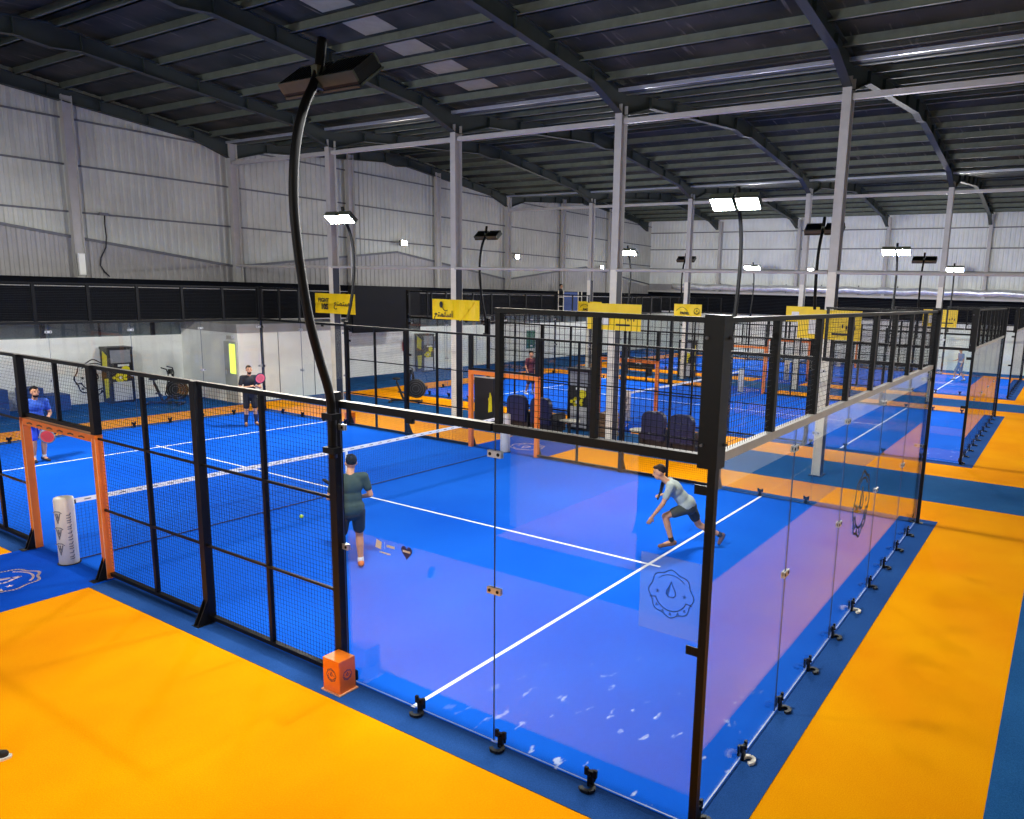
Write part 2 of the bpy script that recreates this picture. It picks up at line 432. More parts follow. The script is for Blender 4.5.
# local wall frame: origin at a corner, x runs along the wall, -y is outside.
def place(ox, wall):
    """-> (matrix origin, rotz) for each of the four walls. Walls run along local +x with outside at local -y."""
    return {'front end': ((ox, 0), 0.0), 'inner side': ((ox + 10, 0), PI / 2), 'rear end': ((ox + 10, 20), PI), 'outer side': ((ox, 20), -PI / 2)}[wall]
def wpt(ox, wall, u, v=0.0, z=0.0):
    (x, y), r = place(ox, wall); c, s = math.cos(r), math.sin(r)
    return (x + u * c - v * s, y + u * s + v * c, z)
def end_words(k, n):      # ordinal along the wall
    return ORD[k]

def glass_wall(ox, cname, wall, starts, where, order):
    _, r = place(ox, wall)
    for k, u in zip(order, starts):
        t = thing('glass_screen', f'{end_words(k, 0)} glass sheet {where}, {cname}', 'glass wall', wpt(ox, wall, u, 0, 0), r,
                  'clear glass sheets round the courts')
        put('pane', pane_mesh(2.0, 2.95), t)
        for j, x in enumerate((.1, 1.08)):
            c = put('foot_clamp', clamp_mesh(0), t, (x, 0, .004))
            pale = (cname == 'front court' and wall == 'front end' and ((k == 0 and j == 1) or (k == 2 and j == 1)))
            put('foot_hook', hook_mesh('white_vinyl' if pale else 'black_plastic'), c)
        if k > 0 or wall.endswith('side'):
            for z in (1.5, 2.75): put('joint_clip', clip_mesh(), t, (0.0 if u > .01 else .08, 0, z))

def upper_fence(ox, cname, wall, u0, u1, nsec, label, endrail):
    _, r = place(ox, wall)
    t = thing('mesh_fence', label, 'fence', wpt(ox, wall, u0, 0, 2.95), r, 'black mesh fences above the glass')
    L = u1 - u0
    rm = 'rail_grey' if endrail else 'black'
    put('bottom_rail', cached(('ubr', L, rm), lambda: MB().box(0, -.035, 0, L, .035, .07, [0, 1, 0, 0, 0, 0]).mesh('bottom_rail', [rm, 'sheen_top'])), t)
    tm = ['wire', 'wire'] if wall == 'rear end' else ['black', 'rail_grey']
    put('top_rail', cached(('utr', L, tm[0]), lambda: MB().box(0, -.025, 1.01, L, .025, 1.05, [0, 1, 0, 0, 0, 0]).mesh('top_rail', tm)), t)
    put('wire_mesh', cached(('uw', L), lambda: wires(MB(), 0, L, .07, 1.01, .05, .003, .003).mesh('wire_mesh', 'wire')), t)
    mw = .035 if endrail is not None and nsec > 2 else .024
    mm = 'wire' if wall == 'rear end' else 'black'
    pm = cached(('umull', mw, mm), lambda: MB().box(-mw, -.03, .07, mw, .03, 1.01).mesh('mullion', mm))
    for k in range(nsec + 1): put('mullion', pm, t, (min(max(L * k / nsec, .04), L - .04), 0, 0))
    return t

def side_fence(ox, cname, wall, u0, u1, label, over=False):
    _, r = place(ox, wall); L = u1 - u0; z0 = 2.07 if over else .04
    t = thing('mesh_fence', label, 'fence', wpt(ox, wall, u0, 0, 0), r, 'black mesh fences along the court sides')
    a, b = .05, L - .05
    put('top_rail', cached(('str', L), lambda: MB().box(a, -.03, 2.95, b, .03, 3.0, [0, 1, 0, 0, 0, 0]).mesh('top_rail', ['black', 'sheen_top'])), t)
    put('bottom_rail', cached(('sbr', L, z0), lambda: MB().box(a, -.03, z0, b, .03, z0 + .05).mesh('bottom_rail', 'black')), t)
    put('wire_mesh', cached(('sw', L, z0), lambda: wires(MB(), a, b, z0 + .05, 2.95, .05, .003, .0024).mesh('wire_mesh', 'wire')), t)
    put('mullion', cached(('smu', z0), lambda: MB().box(-.025, -.025, z0 + .05, .025, .025, 2.95).mesh('mullion', 'black')), t, (L / 2, 0, 0))
    if not over:
        for z in (1.0, 2.0): put('middle_rail', cached(('smr', L), lambda: MB().box(a, -.035, -.014, b, -.01, .014).mesh('middle_rail', 'black')), t, (0, 0, z))
    return t

def fence_post(ox, cname, wall, u, h, label):
    _, r = place(ox, wall)
    t = thing('fence_post', label, 'post', wpt(ox, wall, u, -.02, 0), r, 'black fence posts of the courts')
    if h > 0: put('post_body', post_mesh(h), t)
    else: put('post_body', cached('shortpost', lambda: MB().box(-.05, -.05, 2.056, .05, .05, 3.0, [0, 1, 0, 0, 0, 0]).mesh('post_body', ['black', 'sheen_top'])), t)
    put('base_gusset', gusset_mesh() if h > 0 else cached('gus2', lambda: MB().box(-.07, -.24, 0, .07, -.052, .012).prism([(-.055, 0), (-.17, 0), (-.055, .3)], (-.04, 0, .012), (0, 1, 0), (0, 0, 1), .015).prism([(-.055, 0), (-.17, 0), (-.055, .3)], (.03, 0, .012), (0, 1, 0), (0, 0, 1), .015).mesh('base_gusset', 'black')), t)
    return t
def corner_post(ox, cname, wall, label):
    _, r = place(ox, wall)
    t = thing('corner_post', label, 'post', wpt(ox, wall, 0, 0, 0), r, 'black corner posts of the courts')
    put('post_body', cached('cpost', lambda: MB().box(-.07, -.07, 0, -.008, -.008, 4.0).mesh('post_body', 'black')), t)
    put('upper_angle', cached('cang', lambda: MB().box(-.075, -.075, 2.93, .075, -.005, 4.02).box(-.075, -.005, 2.93, -.005, .075, 4.02).mesh('upper_angle', 'black')), t)
    def bolts():
        b = MB()
        for z in (3.1, 3.86): b.lathe([(.012, -.095), (.012, -.075)], (.045, 0, z), 8, 0, 'y'); b.lathe([(.012, -.095), (.012, -.075)], (0, .045, z), 8, 0, 'x')
        return b.mesh('bolt', 'girt')
    put('bolt', cached('cbolt', bolts), t)
    for z in (1.46, 2.72): put('glass_bracket', cached('cbrk', lambda: MB().box(-.02, -.02, 0, .11, -.009, .07).box(-.02, -.009, 0, -.009, .11, .07).mesh('glass_bracket', 'black')), t, (0, 0, z))
    put('base_plate', cached('cbase', lambda: MB().box(-.13, -.13, 0, .0, .0, .015).mesh('base_plate', 'black')), t)
    return t

LAMP_Z = 6.02
def lamp_head(parent, x, z):
    """one LED floodlight: local y is forward (into the court); tilted down"""
    h = put('floodlight', None, parent, (x, 0.02, z)); h.rotation_euler = (-.88, 0, 0)
    def body():
        b = MB(); b.box(-.24, -.05, -.17, .24, .03, .17, 0)
        for k in range(-5, 6): b.box(k * .046 - .008, -.1, -.15, k * .046 + .008, -.05, .15, 0)
        b.box(-.25, .03, -.18, .25, .05, -.155, 1); b.box(-.25, .03, .155, .25, .05, .18, 1); b.box(-.25, .03, -.18, -.23, .05, .18, 1); b.box(.23, .03, -.18, .25, .05, .18, 1)
        b.box(-.245, -.1, .15, .245, .0, .172, 1); b.box(-.245, -.1, -.172, .245, .0, -.15, 1)
        return b.mesh('housing', ['housing', 'fin'])
    put('housing', cached('lamph', body), h)
    def lens():
        b = MB(); b.v = [(-.23, .04, -.15), (.23, .04, -.15), (.23, .04, .15), (-.23, .04, .15)]; b.face([3, 2, 1, 0]); me = b.mesh('lens', 'lens')
        return me
    me = cached('lampl', lens)
    put('lens', me, h)
    return h
def light_pole(ox, cname, wall, u, label):
    _, r = place(ox, wall)
    t = thing('light_pole', label, 'floodlight pole', wpt(ox, wall, u, 0, 0), r, 'curved floodlight poles on the court posts')
    def pole():
        K = [(-.10, 2.45), (-.10, 2.95), (-.13, 3.15), (-.2, 3.38), (-.30, 3.75), (-.37, 4.15), (-.42, 4.6), (-.43, 4.95), (-.39, 5.35), (-.29, 5.7), (-.16, 5.95), (-.10, 6.12), (-.06, 6.35)]
        P = []
        for i in range(len(K) - 1):
            for s in range(4):
                p0 = K[max(i - 1, 0)]; p1 = K[i]; p2 = K[i + 1]; p3 = K[min(i + 2, len(K) - 1)]; q = s / 4
                f = lambda a, b, c, d: .5 * (2 * b + (c - a) * q + (2 * a - 5 * b + 4 * c - d) * q * q + (3 * b - a - 3 * c + d) * q ** 3)
                P.append((0, f(p0[0], p1[0], p2[0], p3[0]), f(p0[1], p1[1], p2[1], p3[1])))
        P.append((0,) + K[-1])
        return MB().tube(P, .043, 10).mesh('pole', 'black', True)
    put('pole', cached('pole', pole), t)
    for z in (2.5, 2.84): put('pole_clamp', cached('pclamp', lambda: MB().box(-.08, -.16, 0, .08, -.055, .06).mesh('pole_clamp', 'black')), t, (0, 0, z))
    put('crossbar', cached('pbar', lambda: MB().box(-.5, -.12, 5.98, .5, -.08, 6.02).box(-.04, -.16, 5.9, .04, -.06, 6.1).mesh('crossbar', 'fin')), t)
    lamp_head(t, -.275, LAMP_Z); lamp_head(t, .275, LAMP_Z)
    return t
def base_box(ox, cname, wall, u, label):
    _, r = place(ox, wall)
    t = thing('post_box', label, 'protective box', wpt(ox, wall, u, -.17, 0), r, 'orange boxes round the light post feet')
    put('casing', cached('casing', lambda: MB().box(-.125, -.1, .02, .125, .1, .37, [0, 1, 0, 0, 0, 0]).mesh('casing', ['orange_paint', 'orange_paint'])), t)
    put('foot_plate', cached('cfoot', lambda: MB().box(-.145, -.12, .005, .145, .12, .02).mesh('foot_plate', 'orange_edge')), t)
    put('emblem', cached('cemb1', lambda: emblem(MB(), (0, -.1, .2), (1, 0, 0), (0, 0, 1), .07, .002, 0, .08).mesh('emblem', 'navy_ink')), t)
    put('emblem', cached('cemb2', lambda: emblem(MB(), (-.125, 0, .2), (0, -1, 0), (0, 0, 1), .055, .002, 0, .08).mesh('emblem', 'navy_ink')), t)
    put('emblem', cached('cemb3', lambda: emblem(MB(), (.125, 0, .2), (0, 1, 0), (0, 0, 1), .055, .002, 0, .08).mesh('emblem', 'navy_ink')), t)

def arch(ox, cname, wall, u0, u1, label):
    _, r = place(ox, wall); w = u1 - u0
    t = thing('entrance_arch', label, 'gateway', wpt(ox, wall, u0, -.02, 0), r, 'orange entrance arches of the courts')
    pm = cached('archpost', lambda: MB().box(-.05, -.05, 0, .05, .05, 2.05).mesh('upright', 'orange_paint'))
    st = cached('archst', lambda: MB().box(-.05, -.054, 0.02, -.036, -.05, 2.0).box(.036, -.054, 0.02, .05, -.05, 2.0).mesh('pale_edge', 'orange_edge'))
    for x in (0, w):
        p = put('upright', pm, t, (x, 0, 0)); put('pale_edge', st, p)
    put('lintel', cached(('archlin', w), lambda: MB().box(-.05, -.05, 1.95, w + .05, .05, 2.05, [0, 1, 0, 0, 0, 0]).mesh('lintel', ['orange_paint', 'orange_edge'])), t)
    def marks():
        b = MB()
        for k in range(6):
            x = .3 + k * (w - .6) / 5
            b.stroke([(x - .1, 1.985), (x - .02, 2.0), (x + .06, 1.99)], .02, (0, -.05, 0), (1, 0, 0), (0, 0, 1), .002)
        return b.mesh('print', 'olive_ink')
    put('print', cached(('archprint', w), marks), t)

def build_court(ox, cname):
    n = cname
    slab('apron_floor', ox - .35, -.35, ox + 10.35, 20.35, .006, 'apron_turf')
    ct = put('court_floor', cached('ct', lambda: MB().box(0, 0, 0, 10, 20, .01).mesh('court_floor', 'court_turf')), None, (ox, 0, 0)); struct(ct)
    def lines():
        b = MB(); z = .0125
        for y in (3.05, 16.95): b.box(0.0, y - .025, .01, 10, y + .025, z)
        b.box(4.975, 2.85, .01, 5.025, 17.15, z - .0005); return b.mesh('court_line', 'line')
    put('court_line', cached('lines', lines), ct)
    for nm, x0, x1 in (('doorway_floor', ox - 3.4 if ox == 0 else ox - 1.9, ox), ('doorway_floor', ox + 10, ox + 11.9)):
        d = struct(MB().box(x0, 8.82, 0, x1, 11.15, .0075).build(nm, 'door_turf'))
        c = (ox - .95 if x1 == ox else ox + 10.95)
        b = MB(); V = (-1, 0, 0) if x1 == ox else (1, 0, 0); U = (0, -1, 0) if x1 == ox else (0, 1, 0)
        U, V = ((0, -1, 0), (1, 0, 0)) if x1 == ox else ((0, 1, 0), (-1, 0, 0))
        b2 = emblem(MB(), (c, 9.95, .0075), U, V, .46, .001, 0, .08); b2.build('floor_emblem', 'floor_ink', d)
    # glass: ends 5 x 2 m; sides 2 + 2 at each corner
    glass_wall(ox, n, 'front end', [0, 2, 4, 6, 8], 'from the outer corner, front end', range(5))
    glass_wall(ox, n, 'rear end', [8, 6, 4, 2, 0], 'from the outer corner, rear end', range(5))
    glass_wall(ox, n, 'outer side', [18, 16], 'from the front corner, outer side', range(2))
    glass_wall(ox, n, 'outer side', [0, 2], 'from the rear corner, outer side', range(2))
    glass_wall(ox, n, 'inner side', [0, 2], 'from the front corner, inner side', range(2))
    glass_wall(ox, n, 'inner side', [18, 16], 'from the rear corner, inner side', range(2))
    for e in ('front end', 'rear end'):
        upper_fence(ox, n, e, 0, 10, 8, f'long black mesh fence topping the {e} glass of the {n}', e == 'front end')
    for s in ('outer side', 'inner side'):
        f0, f1 = ((18, 20), (0, 2)) if s == 'outer side' else ((0, 2), (18, 20))
        upper_fence(ox, n, s, f0[0], f0[1], 2, f'short black mesh fence above the front corner glass, {s} of the {n}', False)
        upper_fence(ox, n, s, f1[0], f1[1], 2, f'short black mesh fence above the rear corner glass, {s} of the {n}', False)
        _, r = place(ox, s)
        for w0, nm in (((16, 'front'), (2, 'rear')) if s == 'outer side' else ((2, 'front'), (16, 'rear'))):
            t = thing('glass_rail', f'black rail on the {nm} low glass, {s} of the {n}', 'rail', wpt(ox, s, w0, 0, 2.95), r, 'rails on the low side glass')
            put('rail_body', cached('grail', lambda: MB().box(0, -.035, 0, 1.95, .035, .07, [0, 1, 0, 0, 0, 0]).mesh('rail_body', ['black', 'sheen_top'])), t, (.025 if True else 0, 0, 0))
            put('grip_block', cached('gblk', lambda: MB().box(.94, -.02, -.05, 1.02, .02, 0).mesh('grip_block', 'black')), t)
        yy = [4.06, 6.5, 8.95, 11.12, 13.5, 15.94]
        for k, y in enumerate(yy):
            u = 20 - y if s == 'outer side' else y
            fence_post(ox, n, s, u, 3.1 if y in (4.06, 15.94) else 3.0 if y not in (8.95, 11.12) else -3.0, f'{ORD[k]} black fence post from the front, {s} of the {n}')
        k = 0
        for a, b in zip(yy[:-1], yy[1:]):
            u0 = 20 - b if s == 'outer side' else a
            if a == 8.95: side_fence(ox, n, s, u0, u0 + (b - a), f'black mesh infill over the doorway, {s} of the {n}', True)
            else:
                side_fence(ox, n, s, u0, u0 + (b - a), f'{ORD[k]} black mesh fence bay from the front, {s} of the {n}'); k += 1
        arch(ox, n, s, *((8.88, 11.05) if s == 'outer side' else (8.95, 11.12)), f'orange entrance arch in the {s} of the {n}')
        for y, w in ((4, 'front'), (16, 'rear')):
            u = 20 - y if s == 'outer side' else y
            light_pole(ox, n, s, u, f'curved black floodlight pole at the {w} post, {s} of the {n}')
            if (ox, s, y) in ((0.0, 'outer side', 4), (0.0, 'inner side', 16)): base_box(ox, n, s, u + .07, f'orange box at the foot of the {w} light post, {s} of the {n}')
    for wall, lb in (('front end', 'front outer'), ('inner side', 'front inner'), ('rear end', 'rear inner'), ('outer side', 'rear outer')):
        corner_post(ox, n, wall, f'tall black corner post at the {lb} corner of the {n}')
    # net and its padded posts
    t = thing('tennis_net', f'dark net with white tape stretched across the {n}', 'net', (ox, 10, 0), 0, 'nets across the courts')
    def tape():
        b = MB(); N = 24
        for k in range(N):
            x0, x1 = 10 * k / N, 10 * (k + 1) / N; h = lambda x: .92 - .04 * (1 - abs(x - 5) / 5)
            b.bar((x0, 0, h(x0)), (x1, 0, h(x1)), .014, .065)
        return b.mesh('tape', 'tape')
    put('tape', cached('tape', tape), t)
    def tmark():
        b = MB()
        for k in range(40): x = .2 + k * .245; z = .92 - .04 * (1 - abs(x - 5) / 5); b.box(x, -.009, z - .007, x + .09, .009, z + .007)
        return b.mesh('tape_print', 'grey_ink')
    put('tape_print', cached('tmark', tmark), t)
    def nm():
        b = MB()
        for k in range(1, 200): x = k * .05; b.box(x - .001, -.001, .03, x + .001, .001, .87)
        for k in range(1, 17): z = .03 + k * .05; b.box(0, .001, z - .001, 10, .003, z + .001)
        b.box(0, -.008, .02, 10, .008, .035); return b.mesh('netting', 'net')
    put('netting', cached('nett', nm), t)
    put('centre_strap', cached('strap', lambda: MB().box(4.975, -.012, .01, 5.025, .012, .87).mesh('centre_strap', 'tape')), t)
    for s, x in (('outer', -.07), ('inner', 10.07)):
        p = thing('net_post', f'white padded net post at the {s} end of the {n} net', 'net post', (ox + x, 10, 0), 0 if x < 0 else PI, 'white padded net posts')
        put('cushion', cached('pad', lambda: MB().lathe([(.115, .012), (.128, .02), (.128, .97), (.12, 1.0), (.09, 1.01)], n=24).mesh('cushion', 'white_vinyl', True)), p)
        def pm():
            b = MB()
            for k in range(3):
                z = .22 + k * .24
                for j in (-1, 0, 1):
                    a = PI + .42 + j * .12; b.stroke([(-.02, .04), (0, -.05), (.02, .04)], .016, (.129 * math.cos(a), .129 * math.sin(a), z + .05 * abs(j)), (-math.sin(a), math.cos(a), 0), (0, 0, 1), .002)
                a = PI + .42; b.stroke([(-.07, .1), (-.03, .12), (.03, .12), (.07, .1)], .012, (.13 * math.cos(a), .13 * math.sin(a), z), (-math.sin(a), math.cos(a), 0), (0, 0, 1), .002)
            rr = random.Random(3); a = -PI / 2 - .1; z = .1
            while z < .82:
                hh = rr.choice((.02, .028, .05)); b.stroke([(-.02, 0), (.02, 0), (.03, hh * .6)], .011, (.13 * math.cos(a), .13 * math.sin(a), z), (-math.sin(a), math.cos(a), 0), (0, 0, 1), .002)
                z += hh + .012
            return b.mesh('print', 'grey_ink')
        put('print', cached('padprint', pm), p)
        put('base_plate', cached('padbase', lambda: MB().lathe([(.15, .0105), (.15, .016)], n=20).mesh('base_plate', 'black')), p)
        put('tensioner', cached('padten', lambda: MB().box(.1, -.02, .88, .15, .02, .94).mesh('tensioner', 'black')), p)

for ox, n in COURTS: build_court(ox, n)

# stickers and a translucent overlay on the front court's glass
t = thing('glass_overlay', 'pale translucent square with round emblem beside the front corner post', 'sticker', (-.0095, .26, 1.87))
MB().box(-.001, -.27, -.3, .001, .27, .32).build('film', 'film', t)  # faint pale square laid over the glass
emblem(MB(), (-.002, 0, .03), (0, -1, 0), (0, 0, 1), .19, .001, 0, .05).build('emblem', 'film_ink', t)
t = thing('sponsor_sticker', 'small white and navy sponsor marks with a heart on the outer side glass', 'sticker', (-.0095, 3.25, 1.63))
b = MB(); b.prism([(-.27, -.035), (-.19, -.045), (-.18, .035), (-.25, .05)], (0, 0, .0), (0, -1, 0), (0, 0, 1), .002)
b.box(-.002, .135, -.03, 0, .137, .04); b.box(-.002, .0, -.005, 0, .11, .02); b.box(-.002, .06, -.08, 0, .21, -.065)
b.build('white_mark', 'cloth_white', t)
hrt = []
for k in range(24):
    a = 2 * PI * k / 24; hrt.append((.165 + .0046 * 16 * math.sin(a) ** 3, -.0 + .0048 * (13 * math.cos(a) - 5 * math.cos(2 * a) - 2 * math.cos(3 * a) - math.cos(4 * a))))
MB().prism(hrt, (0, 0, 0), (0, -1, 0), (0, 0, 1), .002).build('heart', 'navy_ink', t)
MB().box(-.004, -.215, -.004, -.002, -.115, .016).build('heart_print', 'cloth_white', t)
t = thing('emblem_sticker', 'dark round emblem stuck on the third sheet of the front end glass', 'sticker', (5.1, -.0095, 1.5))
emblem(MB(), (0, 0, 0), (1, 0, 0), (0, 0, 1), .44, .002, 0, .07).build('emblem', 'olive_ink', t)

# ------------------------------------------------------------------ building shell
Y_END, X_END = 25.5, 46.5
def corrugated(n, p0, p1, z0, ztop, m, step=.25, d=.035, inward=(0, -1, 0)):
    """vertical ribbed sheet from p0 to p1 (x,y); ztop is a function of the distance along"""
    b = MB(); p0 = Vector((p0[0], p0[1], 0)); p1 = Vector((p1[0], p1[1], 0)); L = (p1 - p0).length; dr = (p1 - p0).normalized(); w = Vector(inward)
    pts = []; x = 0
    while x < L:
        for q, e in ((0, 0), (.1, 0), (.13, 1), (.22, 1)):
            if x + q <= L: pts.append((x + q, e * d))
        x += step
    pts.append((L, 0))
    a = len(b.v)
    for q, e in pts:
        c = p0 + dr * q + w * e; b.v += [(c.x, c.y, z0), (c.x, c.y, ztop(q))]
    for i in range(len(pts) - 1): b.face([2 * i, 2 * i + 2, 2 * i + 3, 2 * i + 1])
    for q, e in pts:
        c = p0 + dr * q - w * .08; b.v += [(c.x, c.y, z0), (c.x, c.y, ztop(q))]
    k = 2 * len(pts)
    for i in range(len(pts) - 1): b.face([k + 2 * i + 1, k + 2 * i + 3, k + 2 * i + 2, k + 2 * i])
    return b
VALLEY = [-3.72, 12.74, 29.2, 45.66]; RIDGE = [4.51, 20.97, 37.43]
def roof_z(x):
    v = min(VALLEY, key=lambda q: abs(q - x)); return 9.42 + .115 * min(abs(x - v), 8.23)
def fall(x):     # the lower annex outline on the left wall
    v = min(VALLEY, key=lambda q: abs(q - x)); return 4.72 + .125 * min(abs(x - v), 8.23)
wl = struct(corrugated(0, (-20, Y_END), (X_END, Y_END), 2.7, lambda q: roof_z(q - 20), 0).build('wall_left', 'sheet'))
corrugated(0, (-20, Y_END - .05), (X_END, Y_END - .05), 2.7, lambda q: fall(q - 20), 0).build('lower_sheeting', 'sheet_low', wl)
b = MB()
xs = sorted([-20.0, X_END] + VALLEY[0:3] + RIDGE)
for x0, x1 in zip(xs, xs[1:]): b.bar((x0, Y_END - .1, fall(x0)), (x1, Y_END - .1, fall(x1)), .05, .09)
b.build('flashing', 'girt', wl)
for z in (6.2, 7.65, 9.05):
    MB().box(-20, Y_END - .06, z - .03, X_END, Y_END - .035, z + .03).build('girt', 'girt', wl)
MB().box(-20, 25.45, 0, X_END, 25.75, 2.2).build('plaster_dado', 'plaster', wl)
MB().box(-20, 25.5, 2.2, X_END, 25.75, 2.72).build('glazing', 'darkglass', wl)
b = MB(); x = -19.0
rr = random.Random(5)
while x < 46: b.box(x, 25.46, 2.2, x + rr.choice((.06, .14, .22)), 25.5, 2.72); x += rr.choice((.9, 1.3, 1.7, .6))
b.build('glazing_bar', 'ink', wl)
# mezzanine parapet hung with black net
mz = struct(MB().box(-20, 24.3, 2.72, X_END, 25.45, 2.82).build('mezzanine_floor', 'plaster'))
bd = struct(MB().box(-20, 24.26, 2.78, X_END, 24.3, 4.14).build('mezzanine_wall', 'band'))
b = MB()
for k in range(22): z = 2.84 + k * .05; b.box(-20, 24.252, z, X_END, 24.262, z + .008)
b.build('thread', 'band_line', bd)
b = MB(); b.box(-20, 24.24, 3.86, X_END, 24.256, 3.88); b.box(-20, 24.24, 2.74, X_END, 24.26, 2.78)
b.build('wire_rail', 'col_grey', bd)
# far wall
wf = struct(corrugated(0, (X_END, -6), (X_END, Y_END), 4.9, lambda q: 9.6, 0, inward=(-1, 0, 0)).build('wall_far', 'sheet_white'))
MB().box(46.35, -6, 0, 46.6, Y_END, 3.1).build('plaster_dado', 'plaster', wf)
MB().box(46.2, -6, 2.95, 46.5, 25.4, 4.3).build('dark_band', 'band', wf)
b = MB()
for k in range(12): z = 3.0 + k * .1; b.box(46.18, -6, z, 46.2, 24.2, z + .02)
b.build('thread', 'band_line', wf)
MB().box(46.1, -6, 4.3, 46.6, 25.4, 4.42).build('ledge', 'col_grey', wf)
MB().box(46.3, -6, 4.42, 46.6, 25.4, 4.9).build('cream_strip', 'sheet_low', wf)
for z in (6.0, 7.4, 8.6): MB().box(46.42, -6, z - .03, 46.47, Y_END, z + .03).build('girt', 'girt', wf)
t = thing('air_duct', 'silver foil air duct along the far wall above the dark band', 'duct', (46.1, -5.5, 4.75))
pts = [(0, k * .6, .04 * math.sin(k * 1.7)) for k in range(0, 49)]
MB().tube(pts, [.2 + .03 * (k % 2) for k in range(49)], 14).build('foil_tube', 'foil', t, smooth=True)
b = MB()
for k in range(12): b.box(-.03, 1 + k * 2.4, -.3, .03, 1.06 + k * 2.4, .3)
b.build('hanger', 'girt', t)
# walls behind and beside the camera
wr = struct(MB().box(-20, -4.2, 0, X_END, -4.0, 3.0).build('wall_right', 'plaster'))
corrugated(0, (-20, -4.0), (X_END, -4.0), 3.0, lambda q: roof_z(q - 20), 0, inward=(0, 1, 0)).build('upper_sheeting', 'sheet', wr)
wn = struct(MB().box(-20.2, -6, 0, -20, 26, 3.0).build('wall_near', 'plaster'))
corrugated(0, (-20, -6), (-20, 26), 3.0, lambda q: 10.4, 0, inward=(1, 0, 0)).build('upper_sheeting', 'sheet', wn)
pf = struct(MB().box(-12, -4.0, 0, -4.75, 3.15, 2.35).build('platform_floor', 'band'))
# white plant room projecting from the left wall, with a lit glazed door
rm = struct(MB().box(10.45, 22.0, 0, 14.95, 25.45, 2.42).build('room_wall', 'plaster'))
MB().box(10.42, 21.97, 2.42, 14.98, 25.44, 2.72).build('wall_top', 'sheet_low', rm)
b = MB()
for x in (12.0, 13.5): b.box(x, 21.985, 0, x + .02, 22.0, 2.42)
b.build('joint', 'girt', rm)
d = struct(MB().box(10.40, 21.75 + .3, 0, 10.45, 22.75, 2.12).build('door_1', 'sheet'))
MB().box(10.385, 22.1, 1.02, 10.40, 22.42, 2.04).build('lit_pane', 'lime', d)
MB().box(10.37, 22.66, .98, 10.4, 22.7, 1.12).build('door_handle', 'steel', d)
MB().box(10.36, 22.2, 2.2, 10.44, 22.5, 2.32).build('door_closer', 'col_grey', d)

# roof
b = MB(); segs = sorted([-20.0] + VALLEY + RIDGE + [X_END + .1, -11.95])
for x0, x1 in zip(segs, segs[1:]):
    z0, z1 = roof_z(x0), roof_z(x1); a = len(b.v)
    b.v += [(x0, -6, z0), (x1, -6, z1), (x1, 26, z1), (x0, 26, z0), (x0, -6, z0 + .12), (x1, -6, z1 + .12), (x1, 26, z1 + .12), (x0, 26, z0 + .12)]
    for q in ((3, 2, 1, 0), (4, 5, 6, 7), (0, 1, 5, 4), (2, 3, 7, 6)): b.face([a + i for i in q])
ceil = struct(b.build('ceiling', 'roof'))
for v in VALLEY:
    for s in (-1, 1):
        for k in range(7):
            x = v + s * (.75 + k * 1.2)
            if -13 < x < X_END - .2:
                z = roof_z(x)
                MB().box(x - .035, -6, z - .2, x + .035, 25.4, z - .0).box(x - .09, -6, z - .2, x + .035, 25.4, z - .185).build('purlin', 'purlin', ceil)
FR = [-3.05, 2.65, 8.4, 14.1, 19.75, 25.3]
for y in FR:
    for v in VALLEY:
        for s in (-1, 1):
            if (v == VALLEY[0] and s < 0) or (v == VALLEY[3] and s > 0): continue
            b = MB(); prof = [(0, 8.68), (.12, 8.68), (1.45, 9.12), (7.55, 9.7), (8.23, 9.62), (8.23, roof_z(v + 8.23) - .2), (0.0, roof_z(v) - .12)]
            for k in (-.02, ):
                b.prism([(s * q, z) for q, z in prof], (v, y + .01, 0), (1, 0, 0), (0, 0, 1), .02)
            for (q0, z0), (q1, z1) in zip(prof[1:4], prof[2:5]): b.bar((v + s * q0, y, z0), (v + s * q1, y, z1), .2, .02)
            b.bar((v, y, prof[6][1]), (v + s * 8.23, y, prof[5][1]), .2, .02)
            for q in (1.45, 3.0, 4.5, 6.0, 7.5):
                zb = 9.12 + (q - 1.45) * .58 / 6.1; b.box(v + s * q - .008, y - .09, zb, v + s * q + .008, y + .09, roof_z(v + s * q) - .2)
            b.build('rafter', 'rafter', ceil)
for k in range(6):
    x0 = 5.96 + k * 1.2
    z = lambda x: roof_z(x) - .006
    for x in (x0,):
        bb = MB(); a = 0
        bb.v = [(x + .12, 11.75, z(x + .12)), (x + 1.08, 11.75, z(x + 1.08)), (x + 1.08, 12.8, z(x + 1.08)), (x + .12, 12.8, z(x + .12))]; bb.v += [(p[0], p[1], p[2] + .005) for p in bb.v]
        for q in ((3, 2, 1, 0), (4, 5, 6, 7), (0, 1, 5, 4), (1, 2, 6, 5), (2, 3, 7, 6), (3, 0, 4, 7)): bb.face(list(q))
        bb.build('skylight', 'skylight', ceil)
for v in VALLEY[1:3]:
    MB().box(v - .22, -6, 9.18, v - .16, 25.3, 9.26).build('gutter_edge', 'gutter', ceil)
    MB().box(v - .2, -6, 9.2, v + .2, 25.3, 9.22).build('gutter_tray', 'rafter', ceil)
    MB().box(v + .16, -6, 9.18, v + .22, 25.3, 9.26).build('gutter_edge', 'purlin', ceil)

